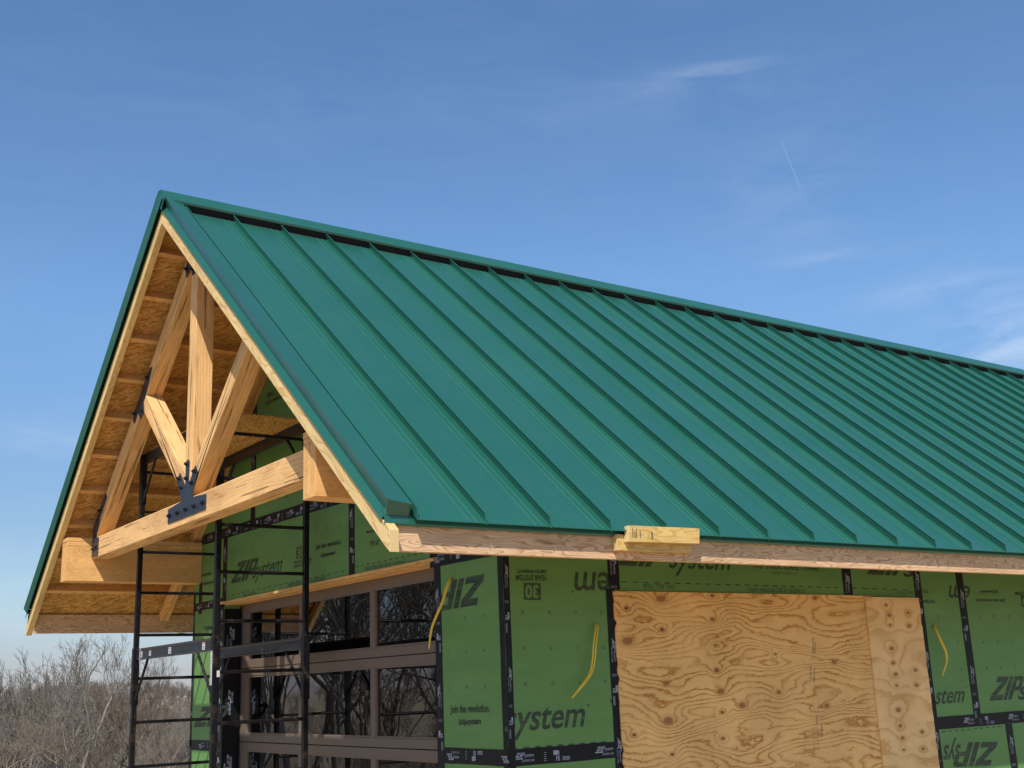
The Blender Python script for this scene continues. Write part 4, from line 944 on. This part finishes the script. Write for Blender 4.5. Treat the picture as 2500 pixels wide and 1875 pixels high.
def np_mesh(name, v, f, mat, matidx=None):
    me = bpy.data.meshes.new(name); me.vertices.add(len(v)); me.vertices.foreach_set('co', v.astype(np.float32).ravel()); me.loops.add(f.size); me.loops.foreach_set('vertex_index', f.astype(np.int32).ravel())
    me.polygons.add(len(f)); me.polygons.foreach_set('loop_start', np.arange(len(f), dtype=np.int32)*f.shape[1]); me.polygons.foreach_set('loop_total', np.full(len(f), f.shape[1], np.int32))
    for m_ in (mat if isinstance(mat, list) else [mat]): me.materials.append(m_)
    if matidx is not None: me.polygons.foreach_set('material_index', matidx.astype(np.int32))
    me.update(); me.validate(); return me
protos = []
M['bark4'] = bark('pale_grey_bark', (.17, .148, .12), (.33, .295, .25))
for i, (h, r, lev, nm, sp, br, mt) in enumerate(((8.0, .10, 5, 1, .44, 3.3, 'bark1'), (7.0, .07, 5, 3, .38, 2.7, 'bark1'), (9.5, .12, 5, 1, .46, 3.2, 'bark1'), (5.0, .05, 4, 4, .5, 3.0, 'bark3'), (6.0, .06, 5, 2, .42, 2.9, 'bark2'), (8.0, .13, 5, 1, .47, 3.9, 'bark4'))):
    P, Q, a, b, lv = grow(h, r, 31+i*7, lev, sp, nm, branchy=br*.64, twig=.0065)
    tr = lv <= 1; v, f = seg_arrays(P[tr], Q[tr], a[tr], b[tr], 6); mt_ = np_mesh('trunk', v, f, M[mt])
    v, f = seg_arrays(P[~tr], Q[~tr], a[~tr], b[~tr], 3); mc = np_mesh('branches', v, f, M[mt])
    protos.append((mt_, mc, h)); print('proto', i, len(P))
def place_tree(x, y, h, k_, rot, label, group=None, dz=0):
    mt_, mc, h0 = protos[k_]; o = thing('bare_tree', label, 'tree', group, (x, y, hground(x, y)-.1+dz)); o.rotation_euler = (0, 0, rot); s_ = h/h0; o.scale = (s_, s_, s_)
    for nm, me in (('trunk', mt_), ('branches', mc)): c_ = bpy.data.objects.new(nm, me); scene.collection.objects.link(c_); c_.parent = o
    return o
def at_az(az, dist): return CAM[0]+dist*math.sin(R(az)), CAM[1]+dist*math.cos(R(az))
def tree_px(px, toppy, dist, k_, rot, label, group=None):
    d = ray(px, toppy); dh = math.hypot(d[0], d[1]); x, y = CAM[0]+d[0]/dh*dist, CAM[1]+d[1]/dh*dist; ztop = CAM[2]+d[2]/dh*dist
    return place_tree(x, y, ztop-hground(x, y)+.1, k_, rot, label, group)
GT = 'bare trees beyond the building'
tree_px(215, 1540, 34, 5, .4, 'tallest bare grey tree left of the scaffold, just under the eave', GT)
tree_px(110, 1572, 50, 0, 2.0, 'bare tree with a slim crown at the left behind the rake board tip', GT)
tree_px(262, 1575, 47, 2, 4.2, 'bare tree leaning out just left of the scaffold post', GT)
tree_px(310, 1650, 40, 4, 1.2, 'low reddish bare tree touching the left scaffold post', GT)
tree_px(30, 1632, 55, 4, 3.0, 'bare tree at the left edge of the photograph', GT)
tree_px(365, 1668, 60, 1, .9, 'bare tree seen through the lower left bay of the scaffold', GT)
tree_px(440, 1672, 66, 0, 2.9, 'bare tree between the scaffold bay and the green corner pier', GT)
tree_px(160, 1690, 30, 3, 2.9, 'pale bushy sapling at lower left in front of the grey trees', GT)
tree_px(40, 1720, 27, 3, .2, 'pale bushy sapling in the lower left corner of the photograph', GT)
tree_px(420, 1740, 33, 3, 1.1, 'pale bushy sapling behind the lower scaffold rungs', GT)
for px, ty, dist, k_, rot, lb in ((72, 1600, 46, 1, 4.0, 'thin bare tree just right of the left edge tree'), (150, 1560, 44, 0, 5.1, 'thin bare tree left of the tallest tree, below the rake board tip'), (235, 1562, 52, 1, 2.2, 'thin bare tree immediately right of the tallest tree'), (292, 1618, 50, 1, 3.3, 'small upright bare tree just left of the scaffold corner post'), (395, 1672, 72, 2, 5.5, 'low bare tree in the middle of the lower scaffold bay')):
    tree_px(px, ty, dist, k_, rot, lb, GT)
# trees left of the view, mirrored in the door glass
GR = 'bare trees mirrored in the garage door glass'
for az, dist, h, k_, rot in ((-20, 26, 13, 2, .3), (-23.5, 22, 12, 0, 1.7), (-26.5, 25, 13, 2, 2.8), (-29.5, 21, 12, 1, .8), (-33, 25, 13, 0, 3.9), (-36, 22, 12, 2, .9), (-22, 28, 13, 1, 5.0), (-25, 30, 14, 0, 4.4), (-28, 28, 13, 1, 2.2), (-31, 29, 14, 2, 1.2), (-35, 27, 13, 1, .2)):
    dist += 12; h *= 1.12; x, y = 3.2+dist*math.sin(R(az)), 3.5+dist*math.cos(R(az)); place_tree(x, y, h, k_, rot, 'tall bare tree outside the left edge, seen only as a reflection in the door glass', GR)
# thickets and far woods
sp_ = []
for i, (h, r, lev, nm, mt) in enumerate(((1, .012, 4, 4, 0), (1, .012, 4, 5, 1), (1, .010, 4, 3, 2), (1, .012, 4, 4, 1))):
    P, Q, a, b, lv = grow(4.0, .026, 200+i, 4, .34, nm+2, branchy=1.25, twig=.0032, wig=.12)
    print('shrub', len(P)); sp_.append((P/4.0, Q/4.0, a, b))
    print('shrub', i, len(P))
def thicket(name, spots, label_mats, thick):
    vs, fs, mi = [], [], []; base = 0
    for (x, y, h, k_, rot, wsc, th_) in spots:
        P, Q, a, b = sp_[k_]; 
        if thick < 1: kp = rng.random(len(P)) < thick; P, Q, a, b = P[kp], Q[kp], a[kp], b[kp]
        c_, s_ = math.cos(rot), math.sin(rot); Rm = np.array([[c_, -s_, 0], [s_, c_, 0], [0, 0, 1]])
        o = np.array([x, y, hground(x, y)-.15]); sc = np.array([h*wsc, h*wsc, h])
        v, f = seg_arrays((P*sc)@Rm.T+o, (Q*sc)@Rm.T+o, a*th_, b*th_, 3); vs.append(v); fs.append(f+base); mi.append(np.full(len(f), rng.integers(0, 3))); base += len(v)
    me = np_mesh(name, np.concatenate(vs), np.concatenate(fs), label_mats, np.concatenate(mi)); o = bpy.data.objects.new(name, me); scene.collection.objects.link(o); o['kind'] = 'stuff'; return o
bm_ = [M['bark1'], M['bark2'], M['bark3']]
sp1 = []
for az0, az1, n in ((8, 24, 190), (-40, -16, 60), (-16, 8, 110), (24, 50, 30)):
    for i in range(n):
        az = rng.uniform(az0, az1); dist = 26+rng.random()**.8*66; x, y = at_az(az, dist); hh = (CAM[2]-.6-dist*.012-rng.random()*1.6-hground(x, y))*rng.uniform(.75, 1.0)
        if hh < .8: continue
        sp1.append((x, y, min(hh, 8.), rng.integers(0, 4), rng.uniform(0, 6.28), rng.uniform(.8, 1.3), rng.uniform(.8, 1.3)*(1+dist/120)))
thicket('brush', sp1, bm_, 1.0)
sp2 = []
for az0, az1, n in ((8, 24, 420), (-42, -16, 180), (-16, 8, 240), (24, 60, 330)):
    for i in range(n):
        az = rng.uniform(az0, az1); dist = 85+rng.random()*420; x, y = at_az(az, dist); sp2.append((x, y, rng.uniform(5.0, 8.0), rng.integers(0, 4), rng.uniform(0, 6.28), rng.uniform(.9, 1.3), 2.0+dist/100))
thicket('woodland', sp2, bm_, .6)
print('verts done')
